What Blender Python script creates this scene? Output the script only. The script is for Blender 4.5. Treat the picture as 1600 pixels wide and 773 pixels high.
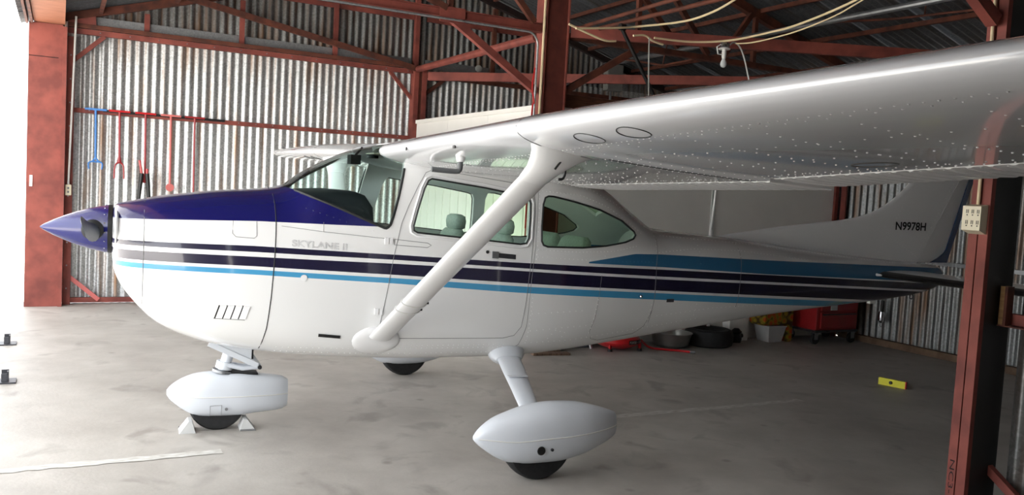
import bpy, bmesh, math, random
import numpy as np
from mathutils import Vector, Matrix
random.seed(7); rng = np.random.default_rng(7)
for o in list(bpy.data.objects): bpy.data.objects.remove(o)
SC = bpy.context.scene; COL = SC.collection
PI = math.pi

# ------------------------------------------------------------------ camera, sky, sun, exposure
CAM = (0.5574, -5.8984, 1.6767); YAW, PITCH, ROLL, FPX = 0.40947, 0.065426, 0.055978, 1341.29
_f = Vector((math.sin(YAW)*math.cos(PITCH), math.cos(YAW)*math.cos(PITCH), -math.sin(PITCH)))
_r = Vector((math.cos(YAW), -math.sin(YAW), 0)); _u = _r.cross(_f)
_r2 = _r*math.cos(ROLL)+_u*math.sin(ROLL); _u2 = -_r*math.sin(ROLL)+_u*math.cos(ROLL)
cd = bpy.data.cameras.new('camera'); cam = bpy.data.objects.new('camera', cd); COL.objects.link(cam)
cd.sensor_width = 36; cd.lens = FPX/1600*36; cd.clip_start = .05; cd.clip_end = 500
M = Matrix((_r2, _u2, -_f)).transposed().to_4x4(); M.translation = CAM; cam.matrix_world = M
SC.camera = cam
w = bpy.data.worlds.new('sky'); SC.world = w; w.use_nodes = True
bg = w.node_tree.nodes['Background']; bg.inputs[0].default_value = (.93, .965, 1, 1); bg.inputs[1].default_value = .85
sd = bpy.data.lights.new('sun', 'SUN'); sd.energy = 6.2; sd.angle = .01; sd.color = (1, .96, .9)
sun = bpy.data.objects.new('sun', sd); COL.objects.link(sun)
sun.rotation_euler = Vector((-.55, .18, -1)).to_track_quat('-Z', 'Y').to_euler(); sun.location = (20, 0, 30)
vs = SC.view_settings; vs.view_transform = 'Standard'; vs.look = 'None'; vs.gamma = 1; vs.use_curve_mapping = False
vs.exposure = 2.6

# ------------------------------------------------------------------ building frame (turned a little to the aircraft)
TH = 0.077991; CO, SI = math.cos(TH), math.sin(TH)
def B(p): return (p[0]*CO-p[1]*SI, p[0]*SI+p[1]*CO, p[2])
ID = lambda p: p

# ------------------------------------------------------------------ materials
MAT = {}
def nodes(name):
    m = bpy.data.materials.new(name); m.use_nodes = True; nt = m.node_tree; nt.nodes.clear()
    out = nt.nodes.new('ShaderNodeOutputMaterial'); b = nt.nodes.new('ShaderNodeBsdfPrincipled')
    nt.links.new(b.outputs[0], out.inputs[0]); MAT[name] = m
    return m, nt, b
def rgb(c): return (*[((x/255+.055)/1.055)**2.4 if x > 10 else x/255/12.92 for x in c], 1)
def plain(name, c, rough=.5, metal=0, coat=0, var=0, scale=8, bump=0, spec=.5, c2=None, stretch=None):
    m, nt, b = nodes(name); b.inputs['Roughness'].default_value = rough; b.inputs['Metallic'].default_value = metal
    b.inputs['Coat Weight'].default_value = coat; b.inputs['Coat Roughness'].default_value = .06
    b.inputs['Specular IOR Level'].default_value = spec
    b.inputs['Base Color'].default_value = rgb(c)
    if var or bump or c2:
        tc = nt.nodes.new('ShaderNodeTexCoord'); mp = nt.nodes.new('ShaderNodeMapping')
        nt.links.new(tc.outputs['Object'], mp.inputs[0])
        if stretch: mp.inputs['Scale'].default_value = stretch
        n = nt.nodes.new('ShaderNodeTexNoise'); n.inputs['Scale'].default_value = scale; n.inputs['Detail'].default_value = 6
        nt.links.new(mp.outputs[0], n.inputs[0])
        r = nt.nodes.new('ShaderNodeValToRGB'); base = rgb(c)
        r.color_ramp.elements[0].position = .35; r.color_ramp.elements[1].position = .65
        if c2: lo, hi = rgb(c2), base
        else: lo, hi = tuple(x*(1-var) for x in base[:3])+(1,), tuple(min(1, x*(1+var)) for x in base[:3])+(1,)
        r.color_ramp.elements[0].color = lo; r.color_ramp.elements[1].color = hi
        nt.links.new(n.outputs[0], r.inputs[0]); nt.links.new(r.outputs[0], b.inputs['Base Color'])
        if bump:
            bp = nt.nodes.new('ShaderNodeBump'); bp.inputs['Strength'].default_value = bump; bp.inputs['Distance'].default_value = .01
            nt.links.new(n.outputs[0], bp.inputs['Height']); nt.links.new(bp.outputs[0], b.inputs['Normal'])
    return m
plain('white_paint', (236, 236, 236), .28, coat=.6)
plain('white_gloss', (230, 231, 234), .18, coat=.95)
plain('off_white', (222, 222, 218), .4)
plain('gear_white', (212, 216, 222), .35, coat=.3)
plain('blue_paint', (20, 22, 92), .2, coat=.5)
plain('navy_paint', (22, 18, 52), .14, coat=1)
plain('blue_trim', (30, 62, 104), .25, coat=.6)
plain('black_rubber', (26, 26, 27), .75, var=.3, scale=30)
plain('black', (12, 12, 13), .5)
plain('gasket', (30, 32, 32), .6)
plain('dark_vinyl', (30, 34, 38), .55)
plain('seat_fabric', (168, 180, 170), .85, var=.1, scale=60)
plain('liner', (226, 222, 202), .8)
plain('seam', (120, 120, 120), .7)
plain('letter_grey', (168, 168, 172), .5)
plain('chrome', (190, 190, 195), .2, metal=1)
plain('steel', (140, 142, 145), .4, metal=.8, var=.15, scale=12)
plain('dark_steel', (70, 70, 74), .45, metal=.6, var=.2, scale=14)
plain('prop_black', (52, 58, 62), .42, var=.08, scale=20)
plain('rivet', (250, 250, 250), .3)  # near-white, paints the highlights on rivet heads into their colour
plain('red_primer', (146, 75, 64), .72, c2=(114, 56, 49), scale=5, bump=.15)
plain('rust_primer', (106, 56, 40), .8, c2=(70, 37, 28), scale=7, bump=.2)
plain('shaded_primer', (108, 50, 40), .8, c2=(82, 36, 30), scale=6)  # darker copy of the red primer, shade of the column side painted in
plain('dark_primer', (40, 20, 18), .85, c2=(22, 12, 11), scale=10)
plain('plywood', (168, 108, 78), .75, c2=(138, 84, 60), scale=5, stretch=(1, 8, 1), bump=.1)
plain('wood', (158, 122, 78), .8, c2=(120, 88, 54), scale=5, stretch=(1, 1, 8))
plain('old_wood', (122, 98, 78), .85, c2=(88, 68, 54), scale=6, stretch=(8, 1, 1))
plain('plank_dark', (104, 62, 42), .85, c2=(70, 40, 28), scale=5, stretch=(1, 8, 8))
plain('cream_panel', (248, 245, 238), .55, var=.02, scale=2)
plain('grey_panel', (70, 74, 80), .6, var=.1)
plain('tool_red', (150, 28, 32), .4, var=.08, scale=6, coat=.3)
plain('bright_red', (190, 24, 30), .3, coat=.5)
plain('pale_red', (205, 110, 105), .5)
plain('tool_blue', (70, 130, 200), .45)
plain('yellow', (222, 214, 40), .4)
plain('cable', (226, 206, 168), .55)
plain('outlet_cream', (224, 214, 186), .45)
plain('pvc_grey', (84, 86, 88), .5)
plain('bin_white', (196, 196, 194), .6, var=.05)
plain('aluminium', (168, 168, 164), .32, metal=.9, var=.1, scale=10)
plain('bulb_glass', (215, 218, 220), .12)
plain('ext_white', (240, 240, 238), .5)
plain('box_grey', (150, 150, 146), .55, var=.05)
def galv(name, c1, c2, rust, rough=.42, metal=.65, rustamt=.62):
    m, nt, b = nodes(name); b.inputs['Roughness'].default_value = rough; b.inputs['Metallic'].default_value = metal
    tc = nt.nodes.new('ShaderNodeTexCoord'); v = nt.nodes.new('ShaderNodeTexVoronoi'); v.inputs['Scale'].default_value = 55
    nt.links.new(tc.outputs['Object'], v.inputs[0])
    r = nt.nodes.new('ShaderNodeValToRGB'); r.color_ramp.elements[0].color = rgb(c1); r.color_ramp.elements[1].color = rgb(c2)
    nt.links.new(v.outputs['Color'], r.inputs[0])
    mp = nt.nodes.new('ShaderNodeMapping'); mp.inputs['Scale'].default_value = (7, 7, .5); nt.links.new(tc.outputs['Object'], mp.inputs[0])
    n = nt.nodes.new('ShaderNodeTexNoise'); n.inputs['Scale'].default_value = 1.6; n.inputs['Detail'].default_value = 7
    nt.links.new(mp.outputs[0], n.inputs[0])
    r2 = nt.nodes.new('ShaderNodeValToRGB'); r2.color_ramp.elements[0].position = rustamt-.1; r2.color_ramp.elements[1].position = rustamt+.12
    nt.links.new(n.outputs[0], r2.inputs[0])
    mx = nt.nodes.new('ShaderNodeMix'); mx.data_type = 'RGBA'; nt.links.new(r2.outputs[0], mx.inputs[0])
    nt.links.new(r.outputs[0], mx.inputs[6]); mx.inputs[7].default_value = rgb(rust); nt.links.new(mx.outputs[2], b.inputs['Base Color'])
galv('galvanised', (150, 152, 152), (206, 208, 208), (150, 118, 92))
galv('galvanised_old', (112, 114, 114), (150, 152, 152), (108, 84, 66), rustamt=.56)
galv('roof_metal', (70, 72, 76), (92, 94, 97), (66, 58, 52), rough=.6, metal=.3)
galv('flashing', (150, 153, 156), (176, 179, 182), (140, 130, 120), rustamt=.75)
def concrete(name, c1, c2, stain, rough):
    m, nt, b = nodes(name); L = nt.links.new
    tc = nt.nodes.new('ShaderNodeTexCoord')
    n1 = nt.nodes.new('ShaderNodeTexNoise'); n1.inputs['Scale'].default_value = 1.3; n1.inputs['Detail'].default_value = 9; n1.inputs['Roughness'].default_value = .62; L(tc.outputs['Object'], n1.inputs[0])
    r1 = nt.nodes.new('ShaderNodeValToRGB'); r1.color_ramp.elements[0].position = .33; r1.color_ramp.elements[1].position = .66
    r1.color_ramp.elements[0].color = rgb(c1); r1.color_ramp.elements[1].color = rgb(c2); L(n1.outputs[0], r1.inputs[0])
    n2 = nt.nodes.new('ShaderNodeTexNoise'); n2.inputs['Scale'].default_value = 2.6; n2.inputs['Detail'].default_value = 5; n2.inputs['Distortion'].default_value = .8; L(tc.outputs['Object'], n2.inputs[0])
    r2 = nt.nodes.new('ShaderNodeValToRGB'); r2.color_ramp.elements[0].position = .57; r2.color_ramp.elements[1].position = .72
    r2.color_ramp.elements[0].color = (0, 0, 0, 1); r2.color_ramp.elements[1].color = (.6, .6, .6, 1); L(n2.outputs[0], r2.inputs[0])
    mx = nt.nodes.new('ShaderNodeMix'); mx.data_type = 'RGBA'; L(r2.outputs[0], mx.inputs[0]); L(r1.outputs[0], mx.inputs[6]); mx.inputs[7].default_value = rgb(stain)
    n3 = nt.nodes.new('ShaderNodeTexVoronoi'); n3.inputs['Scale'].default_value = 2.2; L(tc.outputs['Object'], n3.inputs[0])
    r3 = nt.nodes.new('ShaderNodeValToRGB'); r3.color_ramp.elements[0].position = .035; r3.color_ramp.elements[1].position = .09
    r3.color_ramp.elements[0].color = (.62, .6, .58, 1); r3.color_ramp.elements[1].color = (1, 1, 1, 1); L(n3.outputs['Distance'], r3.inputs[0])
    mu = nt.nodes.new('ShaderNodeMix'); mu.data_type = 'RGBA'; mu.blend_type = 'MULTIPLY'; mu.inputs[0].default_value = .8
    L(mx.outputs[2], mu.inputs[6]); L(r3.outputs[0], mu.inputs[7]); L(mu.outputs[2], b.inputs['Base Color'])
    n4 = nt.nodes.new('ShaderNodeTexNoise'); n4.inputs['Scale'].default_value = 40; n4.inputs['Detail'].default_value = 4; L(tc.outputs['Object'], n4.inputs[0])
    bp = nt.nodes.new('ShaderNodeBump'); bp.inputs['Strength'].default_value = .12; bp.inputs['Distance'].default_value = .01; L(n4.outputs[0], bp.inputs['Height']); L(bp.outputs[0], b.inputs['Normal'])
    b.inputs['Roughness'].default_value = rough
concrete('concrete', (152, 146, 139), (178, 173, 166), (122, 115, 109), .5)
concrete('apron', (188, 184, 178), (205, 202, 196), (175, 172, 168), .8)
plain('line_paint', (205, 203, 198), .7, c2=(172, 168, 160), scale=5, stretch=(3, 8, 1))
def glass(name, tint, refl=1.0):
    m = bpy.data.materials.new(name); m.use_nodes = True; nt = m.node_tree; nt.nodes.clear(); L = nt.links.new
    out = nt.nodes.new('ShaderNodeOutputMaterial'); t = nt.nodes.new('ShaderNodeBsdfTransparent'); t.inputs[0].default_value = (*tint, 1)
    g = nt.nodes.new('ShaderNodeBsdfGlossy'); g.inputs['Roughness'].default_value = .02
    fr = nt.nodes.new('ShaderNodeFresnel'); fr.inputs[0].default_value = 1.12
    mx = nt.nodes.new('ShaderNodeMixShader'); L(fr.outputs[0], mx.inputs[0]); L(t.outputs[0], mx.inputs[1]); L(g.outputs[0], mx.inputs[2]); L(mx.outputs[0], out.inputs[0])
    MAT[name] = m
glass('window_glass', (.86, .97, .91)); glass('windshield_glass', (.86, .97, .94)); glass('rear_glass', (.70, .84, .68)); glass('lamp_glass', (.85, .88, .9))

# ------------------------------------------------------------------ mesh helpers
ORG = {}
def tag(o, label=None, cat=None, group=None, kind=None):
    if label: o['label'] = label
    if cat: o['category'] = cat
    if group: o['group'] = group
    if kind: o['kind'] = kind
    return o
def empty(name, loc, label=None, cat=None, group=None, kind=None, rz=0):
    o = bpy.data.objects.new(name, None); COL.objects.link(o); o.location = loc; o.rotation_euler = (0, 0, rz); o.empty_display_size = .1
    ORG[o.name] = Vector(loc); return tag(o, label, cat, group, kind)
def link(name, me, parent=None, loc=None, rz=0):
    o = bpy.data.objects.new(name, me); COL.objects.link(o)
    if parent: o.parent = parent
    if loc is not None: o.location = loc
    o.rotation_euler = (0, 0, rz)
    ORG[o.name] = ORG[parent.name] if parent else Vector((0, 0, 0))
    return o
class MB:
    def __init__(s): s.v = []; s.f = []; s.m = []
    def add(s, vs, fs, mi=0):
        n = len(s.v); s.v += [tuple(p) for p in vs]; s.f += [tuple(i+n for i in f) for f in fs]; s.m += [mi]*len(fs); return s
    def box(s, a, b, mi=0, bev=0):
        x0, y0, z0 = a; x1, y1, z1 = b
        if bev:
            p = [(x0+bev, y0), (x1-bev, y0), (x1, y0+bev), (x1, y1-bev), (x1-bev, y1), (x0+bev, y1), (x0, y1-bev), (x0, y0+bev)]
            i = [(x0+bev, y0+bev), (x1-bev, y0+bev), (x1-bev, y0+bev), (x1-bev, y1-bev), (x1-bev, y1-bev), (x0+bev, y1-bev), (x0+bev, y1-bev), (x0+bev, y0+bev)]
            return s.loft([[(*q, z0) for q in i], [(*q, z0+bev) for q in p], [(*q, z1-bev) for q in p], [(*q, z1) for q in i]], mi=mi)
        v = [(x0,y0,z0),(x1,y0,z0),(x1,y1,z0),(x0,y1,z0),(x0,y0,z1),(x1,y0,z1),(x1,y1,z1),(x0,y1,z1)]
        return s.add(v, [(0,3,2,1),(4,5,6,7),(0,1,5,4),(1,2,6,5),(2,3,7,6),(3,0,4,7)], mi)
    def loft(s, rings, cap=True, mi=0, closed=True):
        n = len(rings[0]); v = [p for r in rings for p in r]; f = []
        for i in range(len(rings)-1):
            for j in range(n if closed else n-1):
                k = (j+1) % n; f.append((i*n+j, i*n+k, (i+1)*n+k, (i+1)*n+j))
        if cap: f.append(tuple(range(n))[::-1]); f.append(tuple(range((len(rings)-1)*n, len(rings)*n)))
        return s.add(v, f, mi)
    def prof(s, a, b, poly, up=(0, 0, 1), mi=0):
        """sweep a 2-D profile (side, up) along a->b"""
        a = Vector(a); b = Vector(b); d = (b-a).normalized(); u = Vector(up)
        if abs(d.dot(u)) > .98: u = Vector((1, 0, 0))
        sd = d.cross(u).normalized(); u = sd.cross(d)
        return s.loft([[p+sd*x+u*y for x, y in poly] for p in (a, b)], mi=mi)
    def beam(s, a, b, w_, h, up=(0, 0, 1), mi=0):
        return s.prof(a, b, [(-w_/2, -h/2), (w_/2, -h/2), (w_/2, h/2), (-w_/2, h/2)], up, mi)
    def angle(s, a, b, w_, t=.008, up=(0, 0, 1), mi=0):
        return s.prof(a, b, [(-w_/2, -w_/2), (w_/2, -w_/2), (w_/2, -w_/2+t), (-w_/2+t, -w_/2+t), (-w_/2+t, w_/2), (-w_/2, w_/2)], up, mi)
    def tube(s, pts, r, n=8, mi=0, cap=True, closed=False):
        P = [Vector(p) for p in pts]; rings = []; R = r if hasattr(r, '__len__') else [r]*len(P)
        up = None
        for i, p in enumerate(P):
            if closed: d = P[(i+1) % len(P)]-P[i-1]
            else: d = P[min(i+1, len(P)-1)]-P[max(i-1, 0)]
            d.normalize()
            if up is None:
                up = Vector((0, 0, 1)) if abs(d.z) < .9 else Vector((1, 0, 0))
            sd = d.cross(up).normalized(); up = sd.cross(d).normalized()
            rings.append([p+(sd*math.cos(2*PI*k/n)+up*math.sin(2*PI*k/n))*R[i] for k in range(n)])
        if closed: rings.append(rings[0]); cap = False
        return s.loft(rings, cap, mi)
    def lathe(s, prof, c=(0, 0, 0), axis='z', n=24, mi=0, cap=True):
        rings = []
        for r, h in prof:
            ring = []
            for k in range(n):
                a = 2*PI*k/n; x, y = r*math.cos(a), r*math.sin(a)
                q = {'z': (x, y, h), 'x': (h, x, y), 'y': (y, h, x)}[axis]
                ring.append((c[0]+q[0], c[1]+q[1], c[2]+q[2]))
            rings.append(ring)
        return s.loft(rings, cap, mi)
    def mesh(s, name, mats, smooth=30, xf=ID, org=Vector((0, 0, 0)), fix=True):
        me = bpy.data.meshes.new(name)
        me.from_pydata([tuple(Vector(xf(p))-org) for p in s.v], [], s.f)
        for m in (mats if isinstance(mats, (list, tuple)) else [mats]): me.materials.append(MAT[m])
        if any(s.m): me.polygons.foreach_set('material_index', s.m)
        if fix:
            bm = bmesh.new(); bm.from_mesh(me); bmesh.ops.recalc_face_normals(bm, faces=bm.faces); bm.to_mesh(me); bm.free()
        if smooth:
            me.shade_smooth(); me.set_sharp_from_angle(angle=math.radians(smooth))
        return me
    def build(s, name, mats, parent=None, smooth=30, xf=ID, fix=True):
        org = ORG[parent.name] if parent else Vector((0, 0, 0))
        return link(name, s.mesh(name, mats, smooth, xf, org, fix), parent)
def thing_mesh(name, mb, mats, label, cat, group=None, kind=None, smooth=30, xf=ID, base=None):
    """a thing that is one mesh, its origin at its base"""
    pts = [Vector(xf(p)) for p in mb.v]
    if base is None:
        base = Vector(((min(p.x for p in pts)+max(p.x for p in pts))/2, (min(p.y for p in pts)+max(p.y for p in pts))/2, min(p.z for p in pts)))
    o = link(name, mb.mesh(name, mats, smooth, xf, Vector(base)), None, base); ORG[o.name] = Vector(base)
    return tag(o, label, cat, group, kind)
def text_mesh(body, size, mat, outline=0, extr=.0006, bold=0):
    c = bpy.data.curves.new('t', 'FONT'); c.body = body; c.size = size; c.align_x = 'LEFT'
    if outline: c.fill_mode = 'NONE'; c.bevel_depth = outline; c.bevel_resolution = 0
    else: c.extrude = extr; c.offset = bold
    o = bpy.data.objects.new('t', c); COL.objects.link(o)
    bpy.context.view_layer.update()
    me = bpy.data.meshes.new_from_object(o.evaluated_get(bpy.context.evaluated_depsgraph_get()))
    bpy.data.objects.remove(o); me.materials.clear(); me.materials.append(MAT[mat]); return me
def place_text(name, body, w_, h_, fn, mat, parent, outline=0, extr=.0006, bold=0):
    """lettering box w x h; fn(u, v, d) -> world point"""
    me = text_mesh(body, 1, mat, outline, extr, bold)
    co = np.array([v.co[:] for v in me.vertices]); lo, hi = co.min(0), co.max(0); org = ORG[parent.name]
    for v in me.vertices:
        u = (v.co.x-lo[0])/(hi[0]-lo[0])*w_; t = (v.co.y-lo[1])/(hi[1]-lo[1])*h_
        v.co = Vector(fn(u, t, v.co.z))-org
    return link(name, me, parent)

# ------------------------------------------------------------------ structure: floor, apron, walls, roof
YF, YN = 5.89, -6.8            # far and near side walls of the wing bay (building frame)
XE0, XE1, XR = 0.0, 9.41, 4.7  # eaves and ridge
def roofz(x): return 4.83-.297*abs(x-XR)
fl = MB().box((-.42, YN-.1, -.15), (XE1+.1, YF+.12, 0)).build('floor', 'concrete', xf=B); tag(fl, 'worn grey concrete hangar floor with stains', 'floor', kind='structure')
gr = MB().box((-.5, -30, -.4), (40, 30, -.16)).build('ground', 'apron', xf=B); tag(gr, 'ground around the hangar', 'ground', kind='structure')
ap = MB().box((-160, -120, -.3), (-.42, 120, -.035)).build('apron', 'apron', xf=B); tag(ap, 'bright concrete apron outside the open hangar door', 'pavement', kind='structure')
ln = MB()
for a, b_ in ((-.38, 1.0), (3.55, 5.85)):
    n = 24; up = []; dn = []
    for i in range(n+1):
        x = a+(b_-a)*i/n; up.append((x, -.565+random.uniform(-.012, .012), .003)); dn.append((x, -.645+random.uniform(-.012, .012), .003))
    for i in range(n): ln.add([dn[i], dn[i+1], up[i+1], up[i]], [(0, 1, 2, 3)])
tag(ln.build('floor_line', 'line_paint', smooth=0, xf=B), 'faded white painted centre line on the floor', 'floor marking', kind='structure')

PITCH_C, AMP = .1, .0125
def sheet_mesh(name, wd, z0, ztop, mat, seg=8, rows=1):
    """corrugated sheet in local x (width) and z; ztop(x) gives its upper edge"""
    n = int(round(wd/PITCH_C))*seg; mb = MB(); cols = []
    for i in range(n+1):
        x = wd*i/n; y = AMP*math.cos(2*PI*i/seg); cols.append((x, y, z0, ztop(x)))
    v = [(x, y, z0_+(zt-z0_)*j/rows) for (x, y, z0_, zt) in cols for j in range(rows+1)]
    R = rows+1; f = [(i*R+j, (i+1)*R+j, (i+1)*R+j+1, i*R+j+1) for i in range(n) for j in range(rows)]
    return mb.add(v, f).mesh(name, mat, 60, fix=False)
def corrugated_wall(name, label, p0, ang, length, z0, ztop, mat, mat2=None, split=None, wd=.8):
    """sheets side by side from building point p0 in building direction ang; ztop(s) height along"""
    root = empty(name, (0, 0, 0), label, 'wall', kind='structure')
    n = max(1, int(round(length/wd))); wd_ = length/n; wd_ = round(wd_/PITCH_C)*PITCH_C or wd_
    n = int(math.ceil(length/wd_-1e-6)); cache = {}
    for i in range(n):
        tiers = [(z0, split, mat), (split-.06, None, mat2 or mat)] if split else [(z0, None, mat)]
        for ti, (a, b_, mt) in enumerate(tiers):
            w_ = min(wd_, length-i*wd_)
            w_ = max(PITCH_C, round(w_/PITCH_C)*PITCH_C)
            zt = (lambda s, b=b_: b) if b_ else (lambda s, i=i: ztop(i*wd_+s))
            key = (a, b_, mt, w_) if b_ else (a, mt, w_, round(zt(0), 3), round(zt(w_), 3))
            if key not in cache: cache[key] = sheet_mesh('corrugated_sheet', w_+(PITCH_C if i < n-1 else 0), a, zt, mt)
            off = (.006 if i % 2 else 0)+(.022 if ti else 0)
            c, s_ = math.cos(ang), math.sin(ang)
            q = (p0[0]+c*i*wd_-s_*off, p0[1]+s_*i*wd_+c*off, 0)
            link('corrugated_sheet', cache[key], root, B(q), TH+ang)
    return root
wf = corrugated_wall('wall_far', 'far side wall of galvanised corrugated sheets', (-.2, YF, 0), 0, 9.6, .003, lambda s: roofz(s-.2)-.03, 'galvanised', 'galvanised_old', 3.42)
fs = MB()
for i, (a, b_) in enumerate(((.2, 1.0), (1.05, 2.14), (2.19, 3.38), (3.43, 4.5), (4.75, 5.78), (5.85, 7.2))):
    MB().box((a, YF-.03, 3.37), (b_, YF-.02, 3.50)).build('flashing', 'flashing', wf, xf=B)
wb = corrugated_wall('wall_back', 'back wall of weathered corrugated sheets behind the tail', (XE1-.1, YF, 0), -PI/2, YF+3.1, .003, lambda s: roofz(XE1-.1)-.03, 'galvanised_old')
wd1 = corrugated_wall('door_1', 'sliding corrugated door leaves parked at the near side of the opening', (-.27, -3.3, 0), -PI/2, 3.5, .03, lambda s: 3.27, 'galvanised')
ws_ = corrugated_wall('wall_step', 'corrugated partition beside the near steel column', (4.80, -3.08, 0), -PI/2, 3.7, .003, lambda s: roofz(4.8)-.05, 'galvanised_old')
wn = corrugated_wall('wall_near', 'near side wall of galvanised corrugated sheets', (-.2, YN, 0), 0, 5.0, .003, lambda s: roofz(s-.2)-.03, 'galvanised')
wt = corrugated_wall('wall_bay_near', 'near side wall of the tail bay', (4.85, -3.12, 0), 0, 4.5, .003, lambda s: roofz(s+4.85)-.03, 'galvanised_old')
# roof sheets on both slopes
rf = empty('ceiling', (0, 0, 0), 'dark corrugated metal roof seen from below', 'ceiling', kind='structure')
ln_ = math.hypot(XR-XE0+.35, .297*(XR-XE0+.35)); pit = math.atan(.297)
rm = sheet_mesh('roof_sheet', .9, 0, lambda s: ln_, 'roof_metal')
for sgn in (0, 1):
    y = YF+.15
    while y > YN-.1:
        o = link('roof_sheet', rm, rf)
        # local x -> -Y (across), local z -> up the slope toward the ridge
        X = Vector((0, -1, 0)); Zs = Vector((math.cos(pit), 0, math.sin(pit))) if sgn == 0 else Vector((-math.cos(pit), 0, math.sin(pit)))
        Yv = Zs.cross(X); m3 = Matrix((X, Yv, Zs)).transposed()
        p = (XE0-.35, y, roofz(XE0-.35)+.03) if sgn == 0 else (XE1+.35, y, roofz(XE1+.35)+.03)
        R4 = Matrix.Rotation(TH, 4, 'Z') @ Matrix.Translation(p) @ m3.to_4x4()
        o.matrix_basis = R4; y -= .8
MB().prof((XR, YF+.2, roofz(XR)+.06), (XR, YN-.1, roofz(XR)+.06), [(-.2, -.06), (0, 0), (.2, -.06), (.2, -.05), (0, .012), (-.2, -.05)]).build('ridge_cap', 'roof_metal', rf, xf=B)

# ------------------------------------------------------------------ steel frame
FR = dict(xf=B)
def steel(name, label, cat, base, group=None): return empty(name, B(base), label, cat, group)
def ibeam(w_, d, t=.02): return [(-w_/2, -d/2), (w_/2, -d/2), (w_/2, -d/2+t), (t/2, -d/2+t), (t/2, d/2-t), (w_/2, d/2-t), (w_/2, d/2), (-w_/2, d/2), (-w_/2, d/2-t), (-t/2, d/2-t), (-t/2, -d/2+t), (-w_/2, -d/2+t)]
def bolts(name, pts, r, axis, mat, parent):
    for p in pts:
        mb = MB()
        q = {'y': [(r, 0), (r, -.008)], 'x': [(r, 0), (r, -.008)]}[axis]
        mb.lathe(q, p, axis, 6); mb.build(name, mat, parent, xf=B)
# door column, far side
c = steel('door_column', 'wide red primer door column at the bright opening', 'column', (-.05, 5.68, 0))
MB().box((-.25, 5.6, 0), (.10, 5.78, 3.32)).build('column_body', 'red_primer', c, **FR)
MB().box((.10, 5.57, 0), (.145, 5.60, 3.3)).box((.137, 5.6, 0), (.145, 5.78, 3.3)).build('edge_angle', 'red_primer', c, **FR)
MB().box((.15, 5.74, 0), (.235, 5.86, 3.22)).build('jamb_angle', 'red_primer', c, **FR)
bolts('bolt', [(.19, 5.739, z) for z in np.arange(.2, 3.2, .28)], .009, 'y', 'steel', c)
MB().box((-.215, 5.592, 1.42), (-.185, 5.6, 1.55)).build('latch_plate', 'ext_white', c, **FR)
MB().box((-.25, 5.597, 2.93), (.06, 5.6, 2.938)).build('weld_seam', 'dark_primer', c, **FR)
# conduit and small outlet beside the door column
cdt = steel('conduit', 'thin white conduit running up beside the door column', 'conduit', (.22, 5.66, 0))
MB().tube([(.19, 5.66, 1.46), (.235, 5.66, 3.45)], .012).build('pipe', 'off_white', cdt, **FR)
MB().box((.155, 5.64, 1.33), (.225, 5.70, 1.46), bev=.008).build('outlet_box', 'outlet_cream', cdt, **FR)
MB().box((.18, 5.636, 1.36), (.2, 5.64, 1.385)).box((.18, 5.636, 1.405), (.2, 5.64, 1.43)).build('socket', 'seam', cdt, **FR)
# header over the opening
hd = steel('trim_1', 'plywood clad header above the hangar opening', 'beam', (0, 0, 3.30)); hd['kind'] = 'structure'
MB().box((-.2, YN+.04, 3.325), (.12, 5.73, 3.375)).build('plywood_soffit', 'plywood', hd, **FR)
MB().box((-.235, YN+.04, 3.30), (-.205, 5.6, 3.36)).build('track', 'rust_primer', hd, **FR)
MB().box((-.28, YN+.04, 3.29), (-.255, 5.6, 3.35)).build('track', 'rust_primer', hd, **FR)
rd = steel('raised_door', 'white folded door panel hanging outside the opening', 'door', (-.8, 0, 3.3))
for k in range(6): MB().box((-1.25, 4.9-k*2, 3.36), (-.36, 6.85-k*2, 3.44), bev=.01).build('panel', 'ext_white', rd, **FR)
for k in range(12): MB().box((-1.25, 5.9-k, 3.33), (-.36, 5.94-k, 3.36)).build('rib', 'ext_white', rd, **FR)
# frame on the far wall
ff = steel('girt_frame', 'red steel girts and truss bolted to the far corrugated wall', 'steel frame', (2.4, 5.8, 0))
Yw = 5.80
def member(parent, name, a, b_, w_=.05, h=.07, mat='red_primer', kind='beam'):
    mb = MB()
    if kind == 'beam': mb.beam(a, b_, w_, h)
    elif kind == 'angle': mb.angle(a, b_, h)
    elif kind == 'pipe': mb.tube([a, b_], w_/2, 10)
    elif kind == 'channel': mb.prof(a, b_, [(-w_/2, -h/2), (w_/2, -h/2), (w_/2, -h/2+.008), (-w_/2+.008, -h/2+.008), (-w_/2+.008, h/2-.008), (w_/2, h/2-.008), (w_/2, h/2), (-w_/2, h/2)])
    return mb.build(name, mat, parent, xf=B)
member(ff, 'bottom_chord', (.15, Yw, 3.30), (4.52, Yw, 3.30), .07, .06)
member(ff, 'bottom_chord', (.15, Yw-.05, 3.36), (4.52, Yw-.05, 3.36), .05, .05, 'rust_primer')
member(ff, 'rafter', (.05, Yw-.03, 3.42), (4.6, Yw-.03, 4.74), .08, .09, 'rust_primer')
member(ff, 'gusset', (.15, Yw-.06, 3.42), (.45, Yw-.06, 3.44), .012, .16, 'red_primer')
member(ff, 'rafter', (4.75, Yw-.03, 4.74), (9.3, Yw-.03, 3.42), .08, .09, 'dark_primer')
member(ff, 'girt', (.2, Yw+.03, 2.36), (4.54, Yw+.03, 2.36), .05, .055)
member(ff, 'base_rail', (.2, Yw+.03, .045), (4.54, Yw+.03, .045), .05, .06)
member(ff, 'upper_girt', (2.2, Yw+.03, 4.07), (4.54, Yw+.03, 4.07), .04, .06)
member(ff, 'upper_girt', (4.74, Yw+.03, 4.07), (6.9, Yw+.03, 4.07), .04, .06)
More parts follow.
